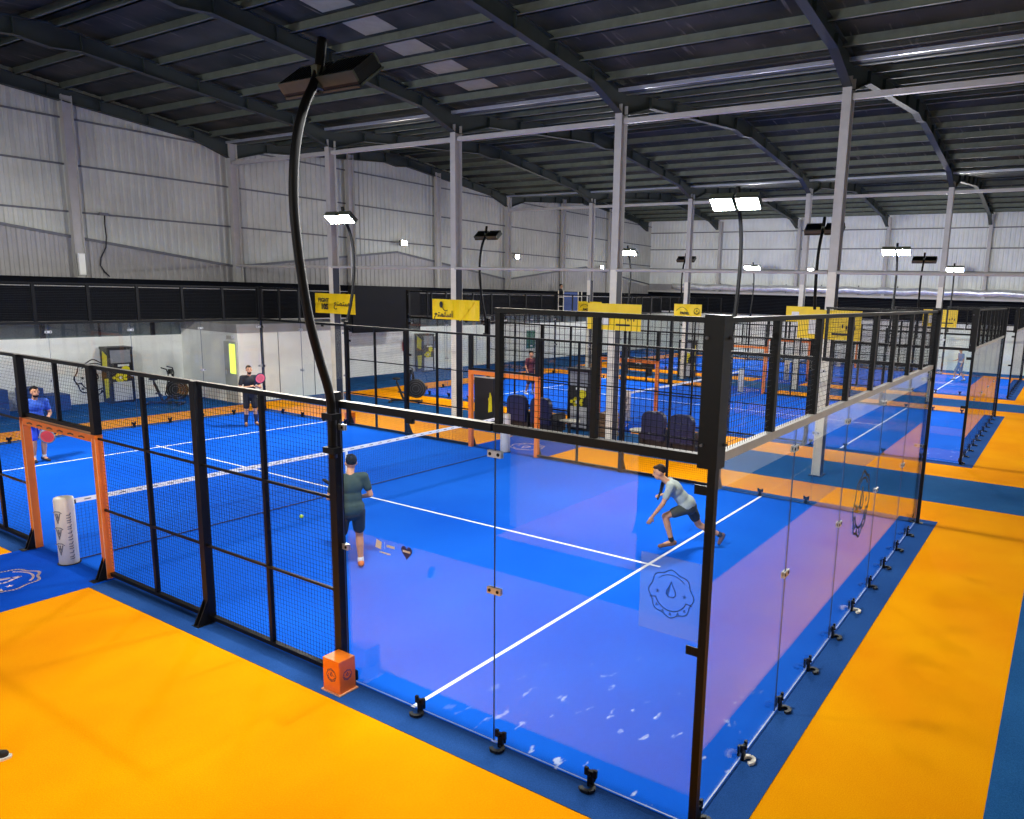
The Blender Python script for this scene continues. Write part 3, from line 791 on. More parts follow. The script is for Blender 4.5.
# columns
def ibeam(b, x, y, z0, z1, m=0):
    b.box(x - .15, y - .1, z0, x - .135, y + .1, z1, m); b.box(x + .135, y - .1, z0, x + .15, y + .1, z1, m); b.box(x - .135, y - .008, z0, x + .135, y + .008, z1, m); return b
NAMES = {2.65: 'first', 8.4: 'second', 14.1: 'third', 19.75: 'fourth'}
for row, v in (('between the front and middle courts', VALLEY[1]), ('between the middle and back courts', VALLEY[2])):
    for y in FR[:5]:
        nm = NAMES.get(y)
        if nm is None: continue
        t = thing('steel_column', f'tall white steel column, {nm} from the front, {row}', 'column', (v, y, 0), 0, 'steel columns between the courts')
        ibeam(MB(), 0, 0, .004, 4.75).build('lower_shaft', 'col_white', t)
        ibeam(MB(), 0, 0, 4.75, 8.9).build('upper_shaft', 'col_grey', t)
        MB().box(-.132, -.1, .004, .132, -.012, 4.75).build('navy_cladding', 'col_navy', t)
        MB().box(-.2, -.15, .004, .2, .15, .03).build('base_plate', 'col_navy', t)
    t = thing('tie_beam', f'long pale tie beam high along the columns {row}', 'beam', (v, 0, 8.5), 0, 'tie beams along the columns')
    for y0, y1 in zip(FR, FR[1:]): MB().box(-.06, y0 + .1, -.06, .06, y1 - .1, .06).build('length', 'col_grey', t)
t = thing('tie_pipe', 'thin white pipe strung along the columns above the yellow banners', 'pipe', (VALLEY[1], 0, 4.74))
for y0, y1 in zip(FR, FR[1:]):
    MB().tube([(-.18, y0 + .1, 0), (-.18, y1 - .1, 0)], .04, 8).build('length', 'col_grey', t)
wc = [(7.24, 25.28), (12.74, 25.28), (18.2, 25.28), (23.6, 25.28), (29.2, 25.28), (34.6, 25.28), (40.2, 25.28)]
for k, (x, y) in enumerate(wc):
    c = ibeam(MB(), x, y, 2.83, min(roof_z(x) - .2, 9.7)); c.build('wall_post', 'col_grey', wl)
for y in FR[1:5]: ibeam(MB(), 46.2, y, 4.42, 9.3).build('wall_post', 'col_grey', wf)

# banners
def banner(x, y0, y1, z0, z1, label, art):
    cy = (y0 + y1) / 2; w = y1 - y0; h = z1 - z0
    t = thing('banner', label, 'banner', (x, cy, (z0 + z1) / 2), 0, 'yellow banners on the columns')
    b = MB(); N = 24; a = 0
    for k in range(N + 1):
        y = -w / 2 + w * k / N; d = .012 * math.sin(y * 5.1) + .008 * math.sin(y * 13)
        for q in (0, .012): b.v += [(d + q, y, -h / 2), (d + q, y, h / 2)]
    for k in range(N):
        i = 4 * k
        for q in ((0, 4, 5, 1), (3, 7, 6, 2), (1, 5, 7, 3), (2, 6, 4, 0)): b.face([i + j for j in q])
    b.face([0, 1, 3, 2]); b.face([4 * N, 4 * N + 2, 4 * N + 3, 4 * N + 1])
    b.build('sheet', 'yellow', t, smooth=False)
    U, V = (0, -1, 0), (0, 0, 1); X = -.026
    AR = '\uFE8D\uFEB3\uFE98\uFEE4\uFE98\uFECA'[::-1]
    if art == 'fight':
        put_text('lettering', 'FIGHT', .2, 'ink', t, (X, w * .27, .1), U, V, .006)
        put_text('lettering', '10S', .26, 'ink', t, (X, w * .25, -.12), U, V, .012)
        put_text('lettering', AR, .3, 'ink', t, (X, -w * .2, .02), U, V)
    elif art == 'racket':
        b = MB(); b.prism([(.07 * math.cos(a * PI / 8), .1 * math.sin(a * PI / 8)) for a in range(16)], (X, w * .3, .14), U, V, .003)
        b.stroke([(.05, -.08), (.1, -.15), (.18, -.19), (.26, -.16)], .02, (X, w * .3, .14), U, V, .003); b.build('racket_print', 'ink', t)
        put_text('lettering', AR, .27, 'ink', t, (X, w * .25, -.15), U, V, .004)
        b = MB(); b.stroke([(.2, -.3), (.55, .02), (.75, .25)], .06, (X, 0, 0), U, V, .003); b.build('fold', 'yellow', t)
    elif art == 'logo':
        b = MB(); b.stroke([(-.42 + .05 * k, -.02 + .18 * math.sin(PI * k / 12)) for k in range(13)], .02, (X, w * .12, 0), U, V, .003); b.build('arc_print', 'ink', t)
        put_text('lettering', 'PADEL', .17, 'ink', t, (X, w * .1, -.13), U, V, .008)
        b = emblem(MB(), (X, -w * .34, -.02), U, V, .16, .003, 0, .1); b.build('emblem', 'ink', t)
    else:
        b = MB(); b.box(X - .003, w * .08, -.22, X, w * .32, .1); b.build('white_mark', 'cloth_white', t)  # white patch painted in as glare on the glossy sheet
        b = MB()
        for k in range(4): b.prism([(.02 * math.cos(a), .05 * math.sin(a)) for a in [q * PI / 4 for q in range(8)]], (X, -w * .22 - k * .09, -.02 - .03 * (k % 2)), U, V, .003)
        b.stroke([(.1, -.2), (.5, -.2)], .05, (X, 0, 0), U, V, .003); b.build('figure_print', 'ink', t)
banner(12.545, 18.51, 20.55, 3.16, 3.84, 'yellow banner with stacked dark lettering on the fourth column from the front', 'fight')
banner(12.545, 13.03, 14.92, 3.19, 3.8, 'yellow banner with racket drawing and script on the third column', 'racket')
banner(12.545, 7.5, 9.14, 3.16, 3.86, 'yellow glossy banner on the second column above the front court fence', 'white')
banner(12.545, 1.9, 3.32, 3.24, 3.9, 'yellow banner with a pale diagonal fold on the first white column', 'white')
banner(29.0, 13.19, 14.66, 3.08, 3.7, 'small yellow banner with an arched logo on a distant column', 'logo')
banner(29.0, 18.9, 20.35, 3.05, 3.65, 'small yellow banner half hidden behind the second column banner', 'logo')
banner(29.0, 7.5, 9.0, 3.1, 3.78, 'small yellow banner peeping out behind the first column banner', 'white')
banner(29.0, 1.9, 3.2, 3.15, 3.88, 'small yellow banner above the far end of the front end glass', 'white')

# ------------------------------------------------------------------ things on and by the left wall
t = thing('led_screen', 'large black screen hung on the balcony net beside the fourth column banner', 'screen', (19.05, 24.03, 3.12))
MB().box(-1.98, -.04, -1.0, 1.98, .04, 1.0).build('display', 'screen', t)
b = MB(); b.box(-2.0, .04, -.95, -1.85, .2, .95); b.box(1.85, .04, -.95, 2.0, .2, .95); b.box(-1.98, .04, .8, 1.98, .2, 1.0); b.build('casing', 'black_plastic', t)
def wall_flood(x, y, z, rot, label):
    t = thing('wall_floodlight', label, 'floodlight', (x, y, z), rot, 'warm floodlights on the walls')
    MB().box(-.2, -.14, -.13, .2, -.03, .13).build('housing', 'housing', t)
    b = MB(); b.v = [(-.17, -.145, -.1), (.17, -.145, -.1), (.17, -.145, .1), (-.17, -.145, .1)]; b.face([0, 1, 2, 3]); b.build('lens', 'wlens', t)
    MB().bar((-.22, -.08, 0), (-.22, .2, .0), .03, .03).bar((.22, -.08, 0), (.22, .2, .0), .03, .03).bar((-.22, .2, 0), (.22, .2, 0), .03, .03).build('yoke', 'col_grey', t)
wall_flood(21.12, 25.2, 6.17, 0, 'warm floodlight on the corrugated side wall between two white columns')
wall_flood(29.75, 25.2, 6.0, 0, 'warm floodlight low on the side wall near a grey wall post')
wall_flood(38.9, 25.2, 5.78, 0, 'warm floodlight on the side wall close to the far corner')
wall_flood(46.1, 13.1, 6.0, -PI / 2, 'warm floodlight on the far corrugated wall behind the first column')
wall_flood(46.1, 4.3, 5.9, -PI / 2, 'warm floodlight on the far wall beyond the front end fence')
t = thing('wall_cable', 'dark looping cable hanging down the corrugated side wall', 'cable', (8.0, 25.38, 4.2))
MB().tube([(.15, 0, 2.0), (.13, 0, 1.7), (.14, -.02, 1.3), (.1, -.02, .95), (-.08, -.02, .6), (-.12, -.02, .35), (0, 0, .15), (.14, 0, 0)], .022, 8).build('cord', 'ink', t, smooth=True)
MB().box(-.02, -.04, 1.97, .26, .02, 2.06).build('cable_cleat', 'girt', t)
t = thing('switch_box', 'narrow white electrical box on a wall post above the black balcony net', 'electrical box', (7.2, 25.1, 4.2))
MB().box(-.1, -.06, .02, .1, .03, .7).build('casing', 'cloth_white', t); MB().box(-.085, -.066, .05, .085, -.06, .67).build('cover', 'plaster', t)
t = thing('wall_emblem', 'large dark round club emblem painted on the white wall', 'wall emblem', (7.42, 25.44, .85))
emblem(MB(), (0, 0, 0), (1, 0, 0), (0, 0, 1), .6, .006, 0, .06).build('painting', 'ink', t)
def kiosk(x, y, rot, label):
    t = thing('vending_machine', label, 'vending machine', (x, y, .004), rot, 'black and yellow vending machines')
    def body():
        b = MB(); b.box(-.37, .02, .05, .37, .52, 1.85); b.box(-.4, -.02, 1.8, .4, .54, 1.88); b.box(-.38, -.02, .03, -.33, .54, 1.8); b.box(.33, -.02, .03, .38, .54, 1.8); b.box(-.38, 0, 0, .38, .52, .06)
        return b.mesh('cabinet', 'black_plastic')
    put('cabinet', cached('kbody', body), t)
    put('display', cached('kdisp', lambda: MB().box(-.32, .005, 1.35, .32, .02, 1.78).mesh('display', 'kiosk_glass')), t)
    put('lower_grille', cached('kgril', lambda: MB().box(-.28, .0, .08, .3, .02, .72).mesh('lower_grille', 'grill')), t)
    def em():
        b = MB(); b.lathe([(.13, -.004), (.13, .02)], (.14, 0, 1.12), 20, 0, 'y')
        for k in range(10):
            a = k * PI / 5; b.lathe([(.05, -.006), (.05, .02)], (-.05 + .2 * math.cos(a) * (.6 + .4 * (k % 2)), 0, .86 + .1 * math.sin(a)), 10, 0, 'y')
        b.prism([(0, 1.2), (.3, 1.1), (.34, 1.6), (.05, 1.75)], (-.384, .42, 0), (0, -1, 0), (0, 0, 1), .003); b.prism([(.08, .15), (.3, .2), (.34, .85), (.05, .8)], (-.384, .42, 0), (0, -1, 0), (0, 0, 1), .003); b.prism([(0.02, 1.2), (.3, 1.1), (.34, 1.6), (.05, 1.75)], (.381, .06, 0), (0, 1, 0), (0, 0, 1), .003); b.prism([(.12, .3), (.3, .35), (.28, .75), (.15, .8)], (.381, .06, 0), (0, 1, 0), (0, 0, 1), .003)
        return b.mesh('yellow_graphic', 'lemon')
    put('yellow_graphic', cached('kem', em), t)
    put('front_print', cached('ksp', lambda: MB().box(-.1, -.002, 1.23, .26, .015, 1.3).lathe([(.05, -.008), (.05, .0)], (-.05, 0, .86), 12, 0, 'y').mesh('white_mark', 'cloth_white')), t).name = 'white_mark'  # white marks printed on the cabinet front
kiosk(8.0, 24.82, 0, 'black and yellow vending machine against the white wall beside the painted emblem')
kiosk(22.4, 24.82, 0, 'black and yellow vending machine against the white wall beyond the exercise bike')
kiosk(13.9, 10.28, -PI / 2, 'black and yellow vending machine on the walkway behind the front court doorway')
kiosk(30.0, 14.4, -PI / 2, 'black and yellow vending machine on the walkway beyond the middle court')
t = thing('display_board', 'plain black upright board on the walkway by the inner entrance arch', 'display board', (13.3, 13.45, .004), -PI / 2)
MB().box(-.38, -.05, .04, .38, .05, 1.38).build('slab', 'black_plastic', t); MB().box(-.4, -.06, 1.38, .4, .06, 1.41).build('pale_trim', 'col_grey', t)
MB().box(-.4, -.2, 0, .4, .2, .04).build('stand', 'black_plastic', t)
MB().lathe([(.0, -.056), (.06, -.055)], (.25, 0, .72), 12, 0, 'y').prism([(.2, .3), (.36, .34), (.34, .8), (.27, .95), (.22, .7)], (0, -.056, 0), (1, 0, 0), (0, 0, 1), .004).build('yellow_graphic', 'lemon', t)
t = thing('wooden_crate', 'brown wooden crate beside the walkway vending machine', 'crate', (13.6, 9.05, .004))
b = MB()
for k in range(5): b.box(-.22, -.25, .02 + k * .14, .22, -.23, .13 + k * .14); b.box(-.24, -.25, .02 + k * .14, -.22, .25, .13 + k * .14); b.box(.22, -.25, .02 + k * .14, .24, .25, .13 + k * .14); b.box(-.22, .23, .02 + k * .14, .22, .25, .13 + k * .14)
b.build('slats', 'wood', t)
b = MB()
for x in (-.2, .2):
    for y in (-.21, .21): b.box(x - .02, y - .02, 0, x + .02, y + .02, .72)
b.build('corner_batten', 'wood', t); MB().box(-.22, -.23, .66, .22, .23, .68).build('crate_lid', 'wood', t)
t = thing('fire_extinguisher', 'small red fire extinguisher hung on the white wall by the screen', 'fire extinguisher', (21.3, 25.36, 1.05))
MB().lathe([(.07, 0), (.085, .03), (.085, .4), (.05, .46), (.025, .48)], n=16).build('cylinder_body', 'red', t, smooth=True); MB().box(-.03, -.05, .48, .03, .05, .55).build('valve', 'black_plastic', t)
MB().tube([(.03, 0, .5), (.1, -.02, .42), (.1, -.03, .2)], .012, 8).build('hose', 'black_plastic', t)
t = thing('notice_frame_sign', 'grey framed notice on the white wall beyond the vending machine', 'notice', (23.3, 25.42, 1.4))
MB().box(-.27, 0, -.3, .27, .03, .3).build('border', 'grey_ink', t); MB().box(-.2, -.005, -.22, .2, .0, .22).build('sheet', 'girt', t)
t = thing('green_board', 'plain green board on the white wall behind the maroon player', 'notice board', (31.6, 25.415, 1.2))
MB().box(-.42, 0, -.5, .42, .03, .55).build('sheet', 'green_board', t); MB().box(-.44, .01, .55, .44, .035, .58).build('edging', 'girt', t)
for (x, h, w, lb) in ((4.1, .79, .5, 'tall blue gym block against the white wall behind the corner of the court'), (5.28, .76, .24, 'blue gym block behind the bearded player in blue'), (5.9, .5, .34, 'low blue gym block stepping down beside the bearded player')):
    t = thing('gym_block', lb, 'gym block', (x, 24.75, .004), 0, 'blue gym blocks by the wall')
    MB().box(-w, -.3, 0, w, .4, h).build('foam_body', 'blue_mat', t); MB().box(-w - .004, -.304, h * .48, w + .004, .404, h * .52).build('seam_strap', 'navy_ink', t)
t = thing('safety_gate', 'white tubular gate in the balcony parapet beside the standing figure', 'gate', (33.2, 24.2, 2.85))
b = MB()
for x in (-.55, 0.0): b.tube([(x, 0, -.0), (x, 0, 1.35)], .03, 8)
for z in (.4, .95): b.tube([(-.55, 0, z), (0, 0, z)], .025, 8)
b.build('tube_frame_bars', 'col_white', t)
b = MB()
for x in (1.6, 2.0): b.tube([(x, 0, 0), (x, 0, 1.3)], .03, 8)
b.tube([(.0, 0, 1.0), (2.0, 0, 1.0)], .025, 8); b.build('rail', 'col_white', t)
MB().box(.05, .02, .0, 1.55, .05, 1.25).build('blue_sheet', 'blue_mat', t)

# bench board with pale mark in the second walkway
t = thing('bench_seat', 'low black bench with pale mark on the walkway past the middle court', 'bench', (29.2, 16.7, .004), -PI / 2)
MB().box(-.85, -.25, .32, .85, .25, .42).build('seat', 'black_plastic', t); MB().box(-.85, .2, .42, .85, .28, .78).build('backrest', 'black_plastic', t)
for x in (-.7, .7): MB().box(x - .05, -.2, 0, x + .05, .2, .32).build('leg', 'black_plastic', t)
b = MB(); b.stroke([(-.3, .1), (-.2, 0), (-.1, .08), (.05, 0), (.12, .1), (.25, .1)], .05, (0, .199, .55), (1, 0, 0), (0, 0, 1), .004); b.build('pale_mark', 'cloth_white', t)

# tub chairs
def tub_chair(x, y, rot, label):
    t = thing('tub_chair', label, 'armchair', (x, y, .004), rot, 'navy tub chairs on the walkway')
    def rounded(w, z0, z1, r, n=6):
        P = [(-w, z0), (w, z0)]
        for k in range(n + 1): a = PI / 2 * k / n; P.append((w - r + r * math.cos(a), z1 - r + r * math.sin(a)))
        for k in range(n + 1): a = PI / 2 + PI / 2 * k / n; P.append((-w + r + r * math.cos(a), z1 - r + r * math.sin(a)))
        return P
    put('backrest', cached('tback', lambda: MB().prism(rounded(.33, .42, 1.17, .2), (0, -.26, 0), (1, 0, 0), (0, 0, 1), .16).mesh('backrest', 'navy_seat')), t)
    put('seat', cached('tseat', lambda: MB().prism(rounded(.29, .26, .5, .06), (0, .34, 0), (1, 0, 0), (0, 0, 1), .62).mesh('seat', 'black_plastic')), t)
    for q in (-.38, .3): put('armrest', cached('tarm', lambda: MB().prism(rounded(.34, .2, .72, .14), (0, .0, 0), (0, 1, 0), (0, 0, 1), .08).mesh('armrest', 'black_plastic')), t, (q, 0, 0))
    put('skirt', cached('tskirt', lambda: MB().box(-.3, -.3, .08, .3, .3, .26).mesh('skirt', 'black_plastic')), t)
    lm = cached('tleg', lambda: MB().lathe([(.025, 0), (.03, .09)], n=8).mesh('leg', 'steel'))
    for sx in (-.17, .17):
        for sy in (-.17, .17): put('leg', lm, t, (sx, sy, 0))
for k, (y, lb) in enumerate(((6.75, 'navy tub chair behind the running player, the one by the white column'), (5.95, 'navy tub chair behind the running player, the one by the corner post'), (11.2, 'navy tub chair behind the net post, beside the black board'), (10.35, 'navy tub chair behind the net post, beside the vending machine'))):
    tub_chair(12.45, y, -PI / 2, lb)
for x, y, lb in ((12.7, 7.45, 'low dark table with white top by the tub chairs and white column'), (12.6, 9.7, 'low dark table with white top between tub chair and vending machine')):
    t = thing('low_table', lb, 'table', (x, y, .004), 0, 'low tables between the chairs')
    MB().lathe([(.3, .5), (.3, .53)], n=24).build('tabletop', 'col_white', t); MB().lathe([(.2, 0), (.2, .03), (.04, .06), (.04, .5)], n=14).build('pedestal', 'black_plastic', t)

# exercise bikes
def bike(x, y, rot, label):
    t = thing('exercise_bike', label, 'exercise bike', (x, y, .004), rot, 'black air bikes')
    def base():
        b = MB(); b.bar((-.5, 0, .07), (.55, 0, .07), .07, .06); b.bar((-.5, -.28, .04), (-.5, .28, .04), .07, .06); b.bar((.55, -.28, .04), (.55, .28, .04), .07, .06)
        b.bar((-.05, 0, .1), (-.28, 0, .72), .06, .07); b.bar((.0, 0, .1), (.38, 0, .5), .06, .06); b.bar((.4, 0, .5), (.3, 0, 1.05), .06, .06); return b.mesh('base_tube', 'black_plastic')
    put('base_tube', cached('bkbase', base), t)
    def cage():
        b = MB(); b.lathe([(.04, -.09), (.33, -.07), (.35, -.03), (.35, .03), (.33, .07), (.04, .09)], (.42, 0, .52), 28, 0, 'y')
        for r in (.12, .2, .28): b.tube([(.42 + r * math.cos(a * PI / 12), -.1, .52 + r * math.sin(a * PI / 12)) for a in range(24)], .006, 6, 1, True)
        return b.mesh('fan_cage', ['black_plastic', 'girt'])
    put('fan_cage', cached('bkcage', cage), t)
    put('saddle', cached('bksad', lambda: MB().sphere((-.3, 0, .86), .15, .11, .05).bar((-.28, 0, .7), (-.3, 0, .85), .04, .04).mesh('saddle', 'black_plastic', True)), t)
    for s in (-1, 1):
        put('handlebar', cached(('bkh', s), lambda: MB().tube([(.1, s * .17, .35), (.2, s * .2, .7), (.26, s * .24, 1.05), (.22, s * .26, 1.22), (.05, s * .24, 1.27)], .02, 8).mesh('handlebar', 'black_plastic', True)), t)
        put('pedal', cached(('bkp', s), lambda: MB().bar((.0, s * .1, .32), (.12 * s, s * .12, .32 - .1 * s), .025, .025).box(.12 * s - .06, s * .2 - .05, .29 - .1 * s, .12 * s + .06, s * .2 + .05, .33 - .1 * s).mesh('pedal', 'black_plastic')), t)
    put('console', cached('bkc', lambda: MB().box(.2, -.1, 1.05, .28, .1, 1.2).mesh('console', 'housing')), t)
bike(8.65, 23.5, -.85, 'black air bike on the blue floor by the white wall')
bike(14.4, 18.15, -1.0, 'black air bike on the walkway behind the inner mesh fence')

# ------------------------------------------------------------------ people
def remesh(name, mb, m, parent, vox=.012, it=6, smooth=True):
    me = mb.mesh(name, m); o = bpy.data.objects.new(name, me); COL.objects.link(o)
    r = o.modifiers.new('r', 'REMESH'); r.mode = 'VOXEL'; r.voxel_size = vox; r.use_smooth_shade = True
    s = o.modifiers.new('s', 'SMOOTH'); s.factor = .5; s.iterations = it
    bpy.context.view_layer.update(); dg = bpy.context.evaluated_depsgraph_get()
    out = bpy.data.meshes.new_from_object(o.evaluated_get(dg)); out.name = name
    bpy.data.objects.remove(o)
    out.materials.clear(); out.materials.append(M[m])
    out.polygons.foreach_set('material_index', [0] * len(out.polygons)); out.polygons.foreach_set('use_smooth', [True] * len(out.polygons))
    return put(name, out, parent)
def frame_from(up, side):
    z = Vector(up).normalized(); x = Vector(side); x = (x - z * x.dot(z)).normalized(); y = z.cross(x)
    return Matrix((x, y, z)).transposed()
def lerp(a, b, t): return Vector(a) * (1 - t) + Vector(b) * t
def person(label, loc, rotz, P, top, bottom, shoe, hair='hair', skin='skin', beard=False, sock='cloth_white', vox=.011, long_socks=False, leg_cut=.82):
    """P: joints in local metres, +y is the way the person faces, +x their right"""
    t = thing('person', label, 'person', loc, rotz)
    V = {k: Vector(v) for k, v in P.items()}
    hips = (V['hipL'] + V['hipR']) / 2; sho = (V['shL'] + V['shR']) / 2
    up = (sho - hips).normalized(); side = (V['shR'] - V['shL']).normalized(); hs = (V['hipR'] - V['hipL']).normalized()
    R = frame_from(up, side); Rh = frame_from(up, hs)
    hd = Vector(P.get('look', (0, 1, 0))).normalized(); head = V['head']
    Hx = hd.cross(Vector((0, 0, 1))).normalized(); Rz = Hx.cross(hd).normalized(); HR = Matrix((Hx, hd, Rz)).transposed()
    b = MB()
    b.sphere(hips + up * .02, .16, .11, .13, R=Rh); b.sphere(lerp(hips, sho, .4), .14, .1, .17, R=R); b.sphere(lerp(hips, sho, .78), .165, .11, .17, R=R)
    b.capsule(V['shL'], V['shR'], .062, .062)
    neck0 = sho + up * .02; b.capsule(neck0, head - Vector(Rz) * .06, .056, .052)
    hp = lambda x, y, z: head + HR @ Vector((x, y, z))
    b.sphere(hp(0, -.01, .02), .076, .094, .1, R=HR); b.sphere(hp(0, .025, -.05), .058, .066, .07, R=HR)
    b.capsule(hp(0, .085, .015), hp(0, .108, -.022), .01, .015)
    for s in (-1, 1): b.sphere(hp(s * .078, -.005, -.005), .012, .024, .034, R=HR)
    for s in 'LR':
        b.capsule(V['sh' + s], V['el' + s], .05, .04); b.capsule(V['el' + s], V['wr' + s], .041, .027)
        d = (V['ha' + s] - V['wr' + s]).normalized(); pn = Vector(P.get('palm' + s, (0, 0, -1))); sd = d.cross(pn).normalized(); pn = sd.cross(d).normalized()
        HRm = Matrix((sd, pn, d)).transposed(); pc = V['wr' + s] + d * .055
        b.sphere(pc, .042, .018, .055, R=HRm)
        for i, (off, ln) in enumerate(((-.032, .062), (-.011, .075), (.011, .07), (.032, .055))):
            q0 = pc + sd * off + d * .035; q1 = q0 + d * ln * .55 + pn * .008; q2 = q1 + d * ln * .35 + pn * .03
            b.capsule(q0, q1, .0095, .009, 8); b.capsule(q1, q2, .009, .0075, 8)
        th = 1 if s == 'L' else -1
        q0 = V['wr' + s] + d * .03 + sd * th * .03; q1 = q0 + d * .035 + sd * th * .03 + pn * .012; b.capsule(q0, q1, .012, .01, 8); b.capsule(q1, q1 + d * .03 + pn * .015, .01, .008, 8)
        b.capsule(V['hip' + s], V['kn' + s], .084, .056); b.capsule(V['kn' + s], lerp(V['kn' + s], V['an' + s], .35), .056, .058); b.capsule(lerp(V['kn' + s], V['an' + s], .3), V['an' + s], .057, .036)
        b.capsule(V['an' + s], lerp(V['an' + s], V['to' + s], .6) , .038, .03)
    remesh('body', b, skin, t, vox, 4)
    # clothing
    b = MB(); g = 1.14
    b.sphere(hips + up * .06, .168 * 1.2, .122 * 1.24, .16, R=Rh); b.sphere(lerp(hips, sho, .42), .148 * g, .108 * g, .18, R=R); b.sphere(lerp(hips, sho, .78), .168 * g, .118 * g, .17, R=R)
    b.capsule(V['shL'], V['shR'], .072, .072)
    for s in 'LR': b.capsule(V['sh' + s], lerp(V['sh' + s], V['el' + s], .6), .068, .06)
    remesh('shirt', b, top, t, .013, 5)
    b = MB(); b.sphere(hips - up * .03, .17 * 1.06, .12 * 1.06, .1, R=Rh)
    for s in 'LR': b.capsule(V['hip' + s], lerp(V['hip' + s], V['kn' + s], leg_cut), .105, .088)
    remesh('shorts', b, bottom, t, .013, 5)
    for s in 'LR':
        b = MB(); a, to = V['an' + s], V['to' + s]; fw = (to - a); fl = fw.copy(); fl.normalize()
        b.capsule(a - fl * .045 - Vector((0, 0, .035)), a + fl * .02 - Vector((0, 0, .03)), .045, .045); b.capsule(a + Vector((0, 0, -.03)), to, .043, .033); b.capsule(a, a - Vector((0, 0, .03)), .045, .045)
        remesh('shoe', b, shoe, t, .012, 3)
        b = MB(); k = .45 if long_socks else .86; b.capsule(lerp(V['kn' + s], a, k), a, .062 if long_socks else .045, .043); b.build('sock', sock, t, smooth=True)
    b = MB(); b.sphere(hp(0, -.034, .046), .082, .09, .092, R=HR); b.sphere(hp(0, .028, .1), .06, .058, .028, R=HR)
    remesh('hair', b, hair, t, .012, 3)
    b = MB()
    for s in (-1, 1): b.sphere(hp(s * .032, .083, .022), .012, .008, .007, R=HR, n=8, k=6); b.sphere(hp(s * .033, .086, .042), .02, .007, .005, R=HR, n=8, k=6)
    b.build('eyes', 'eye', t, smooth=True)
    MB().sphere(hp(0, .086, -.056), .024, .008, .008, R=HR, n=10, k=6).build('mouth', 'lip', t, smooth=True)
    if beard:
        b = MB(); b.sphere(hp(0, .03, -.075), .058, .064, .05, R=HR); remesh('beard', b, hair, t, .011, 2)
    return t
def stand(lean=.0, **kw):
    P = dict(hipL=(-.09, 0, .92), hipR=(.09, 0, .92), knL=(-.12, .03, .5), knR=(.12, .03, .5), anL=(-.14, 0, .09), anR=(.14, 0, .09), toL=(-.17, .17, .035), toR=(.17, .17, .035),
             shL=(-.19, .02, 1.42), shR=(.19, .02, 1.42), head=(0, .05, 1.64), elL=(-.26, .0, 1.13), elR=(.26, .0, 1.13), wrL=(-.22, .22, 1.06), wrR=(.22, .22, 1.06), haL=(-.18, .32, 1.06), haR=(.18, .32, 1.06))
    P.update(kw); return P
def racket(label, loc, rot, face, edge):
    t = thing('padel_racket', label, 'racket', loc); t.rotation_euler = rot
    poly = [(.125 * math.sin(a * PI / 16), .26 + .145 * math.cos(a * PI / 16)) for a in range(32)]
    MB().prism([(x * .93, .26 + (y - .26) * .93) for x, y in poly], (0, .02, 0), (1, 0, 0), (0, 0, 1), .04).build('hitting_face', face, t)
    MB().tube([(x, 0, y) for x, y in poly], .021, 8, 0, True).build('rim', edge, t, smooth=True)
    b = MB(); b.bar((-.05, 0, .13), (0, 0, .04), .02, .03); b.bar((.05, 0, .13), (0, 0, .04), .02, .03); b.build('throat', edge, t)
    MB().tube([(0, 0, .06), (0, 0, -.1)], .018, 8).build('grip', 'cloth_black', t)
    b = MB()
    for i in range(-2, 3):
        for j in range(-2, 3): b.lathe([(.008, -.0215), (.008, .0215)], (i * .032, 0, .26 + j * .032), 8, 0, 'y')
    b.build('hole', 'ink', t)
    return t
def to_world(loc, rz, p):
    c, s = math.cos(rz), math.sin(rz); return (loc[0] + p[0] * c - p[1] * s, loc[1] + p[0] * s + p[1] * c, loc[2] + p[2])

Z0 = .0125
# man seen from behind
pose = stand(hipL=(-.1, 0, .9), hipR=(.1, 0, .9), anL=(-.17, .0, .09), anR=(.14, .1, .09), knL=(-.15, .04, .49), knR=(.13, .1, .5), toL=(-.2, .17, .035), toR=(.16, .27, .035), shL=(-.2, .03, 1.4), shR=(.2, .03, 1.4), head=(.035, .08, 1.61),
             elL=(-.29, .05, 1.13), elR=(.29, .03, 1.12), wrL=(-.2, .27, 1.06), wrR=(.2, .25, 1.04), haL=(-.12, .33, 1.06), haR=(.12, .33, 1.04), look=(0, 1, -.08))
L3 = (2.13, 6.45, Z0); A3 = -.5
person('person seen from behind in a sage shirt and black shorts inside the mesh fence', L3, A3, pose, 'cloth_sage', 'cloth_black', 'shoe_rust', 'hair', 'skin', leg_cut=.68)
racket('dark racket held in front of the player seen from behind', to_world(L3, A3, (.02, .37, 1.05)), (-.9, .3, A3 + 1.4), 'racket_dark', 'cloth_black')
# runner
pose = dict(hipL=(-.09, .02, .70), hipR=(.09, -.02, .69), knL=(-.12, .40, .55), anL=(-.13, .27, .12), toL=(-.14, .47, .04), knR=(.12, -.20, .34), anR=(.13, -.60, .16), toR=(.13, -.56, .03),
            shL=(-.21, .34, 1.07), shR=(.17, .32, 1.07), head=(-.02, .52, 1.26), look=(-.05, 1, -.25), elL=(-.27, .46, .80), wrL=(-.27, .62, .58), haL=(-.27, .67, .48), elR=(.22, .22, .82), wrR=(.1, .42, .86), haR=(.05, .5, .86), palmL=(1, 0, 0))
L4 = (6.12, 2.93, Z0)
person('person running in a pale grey shirt and dark shorts behind the corner glass', L4, .56, pose, 'cloth_grey', 'cloth_char', 'shoe_brown', 'hair_brown', 'skin', sock='cloth_black', leg_cut=.6)
racket('racket tucked against the running player chest', to_world(L4, .56, (.03, .5, .86)), (.3, 1.1, .6), 'racket_dark', 'cloth_black')
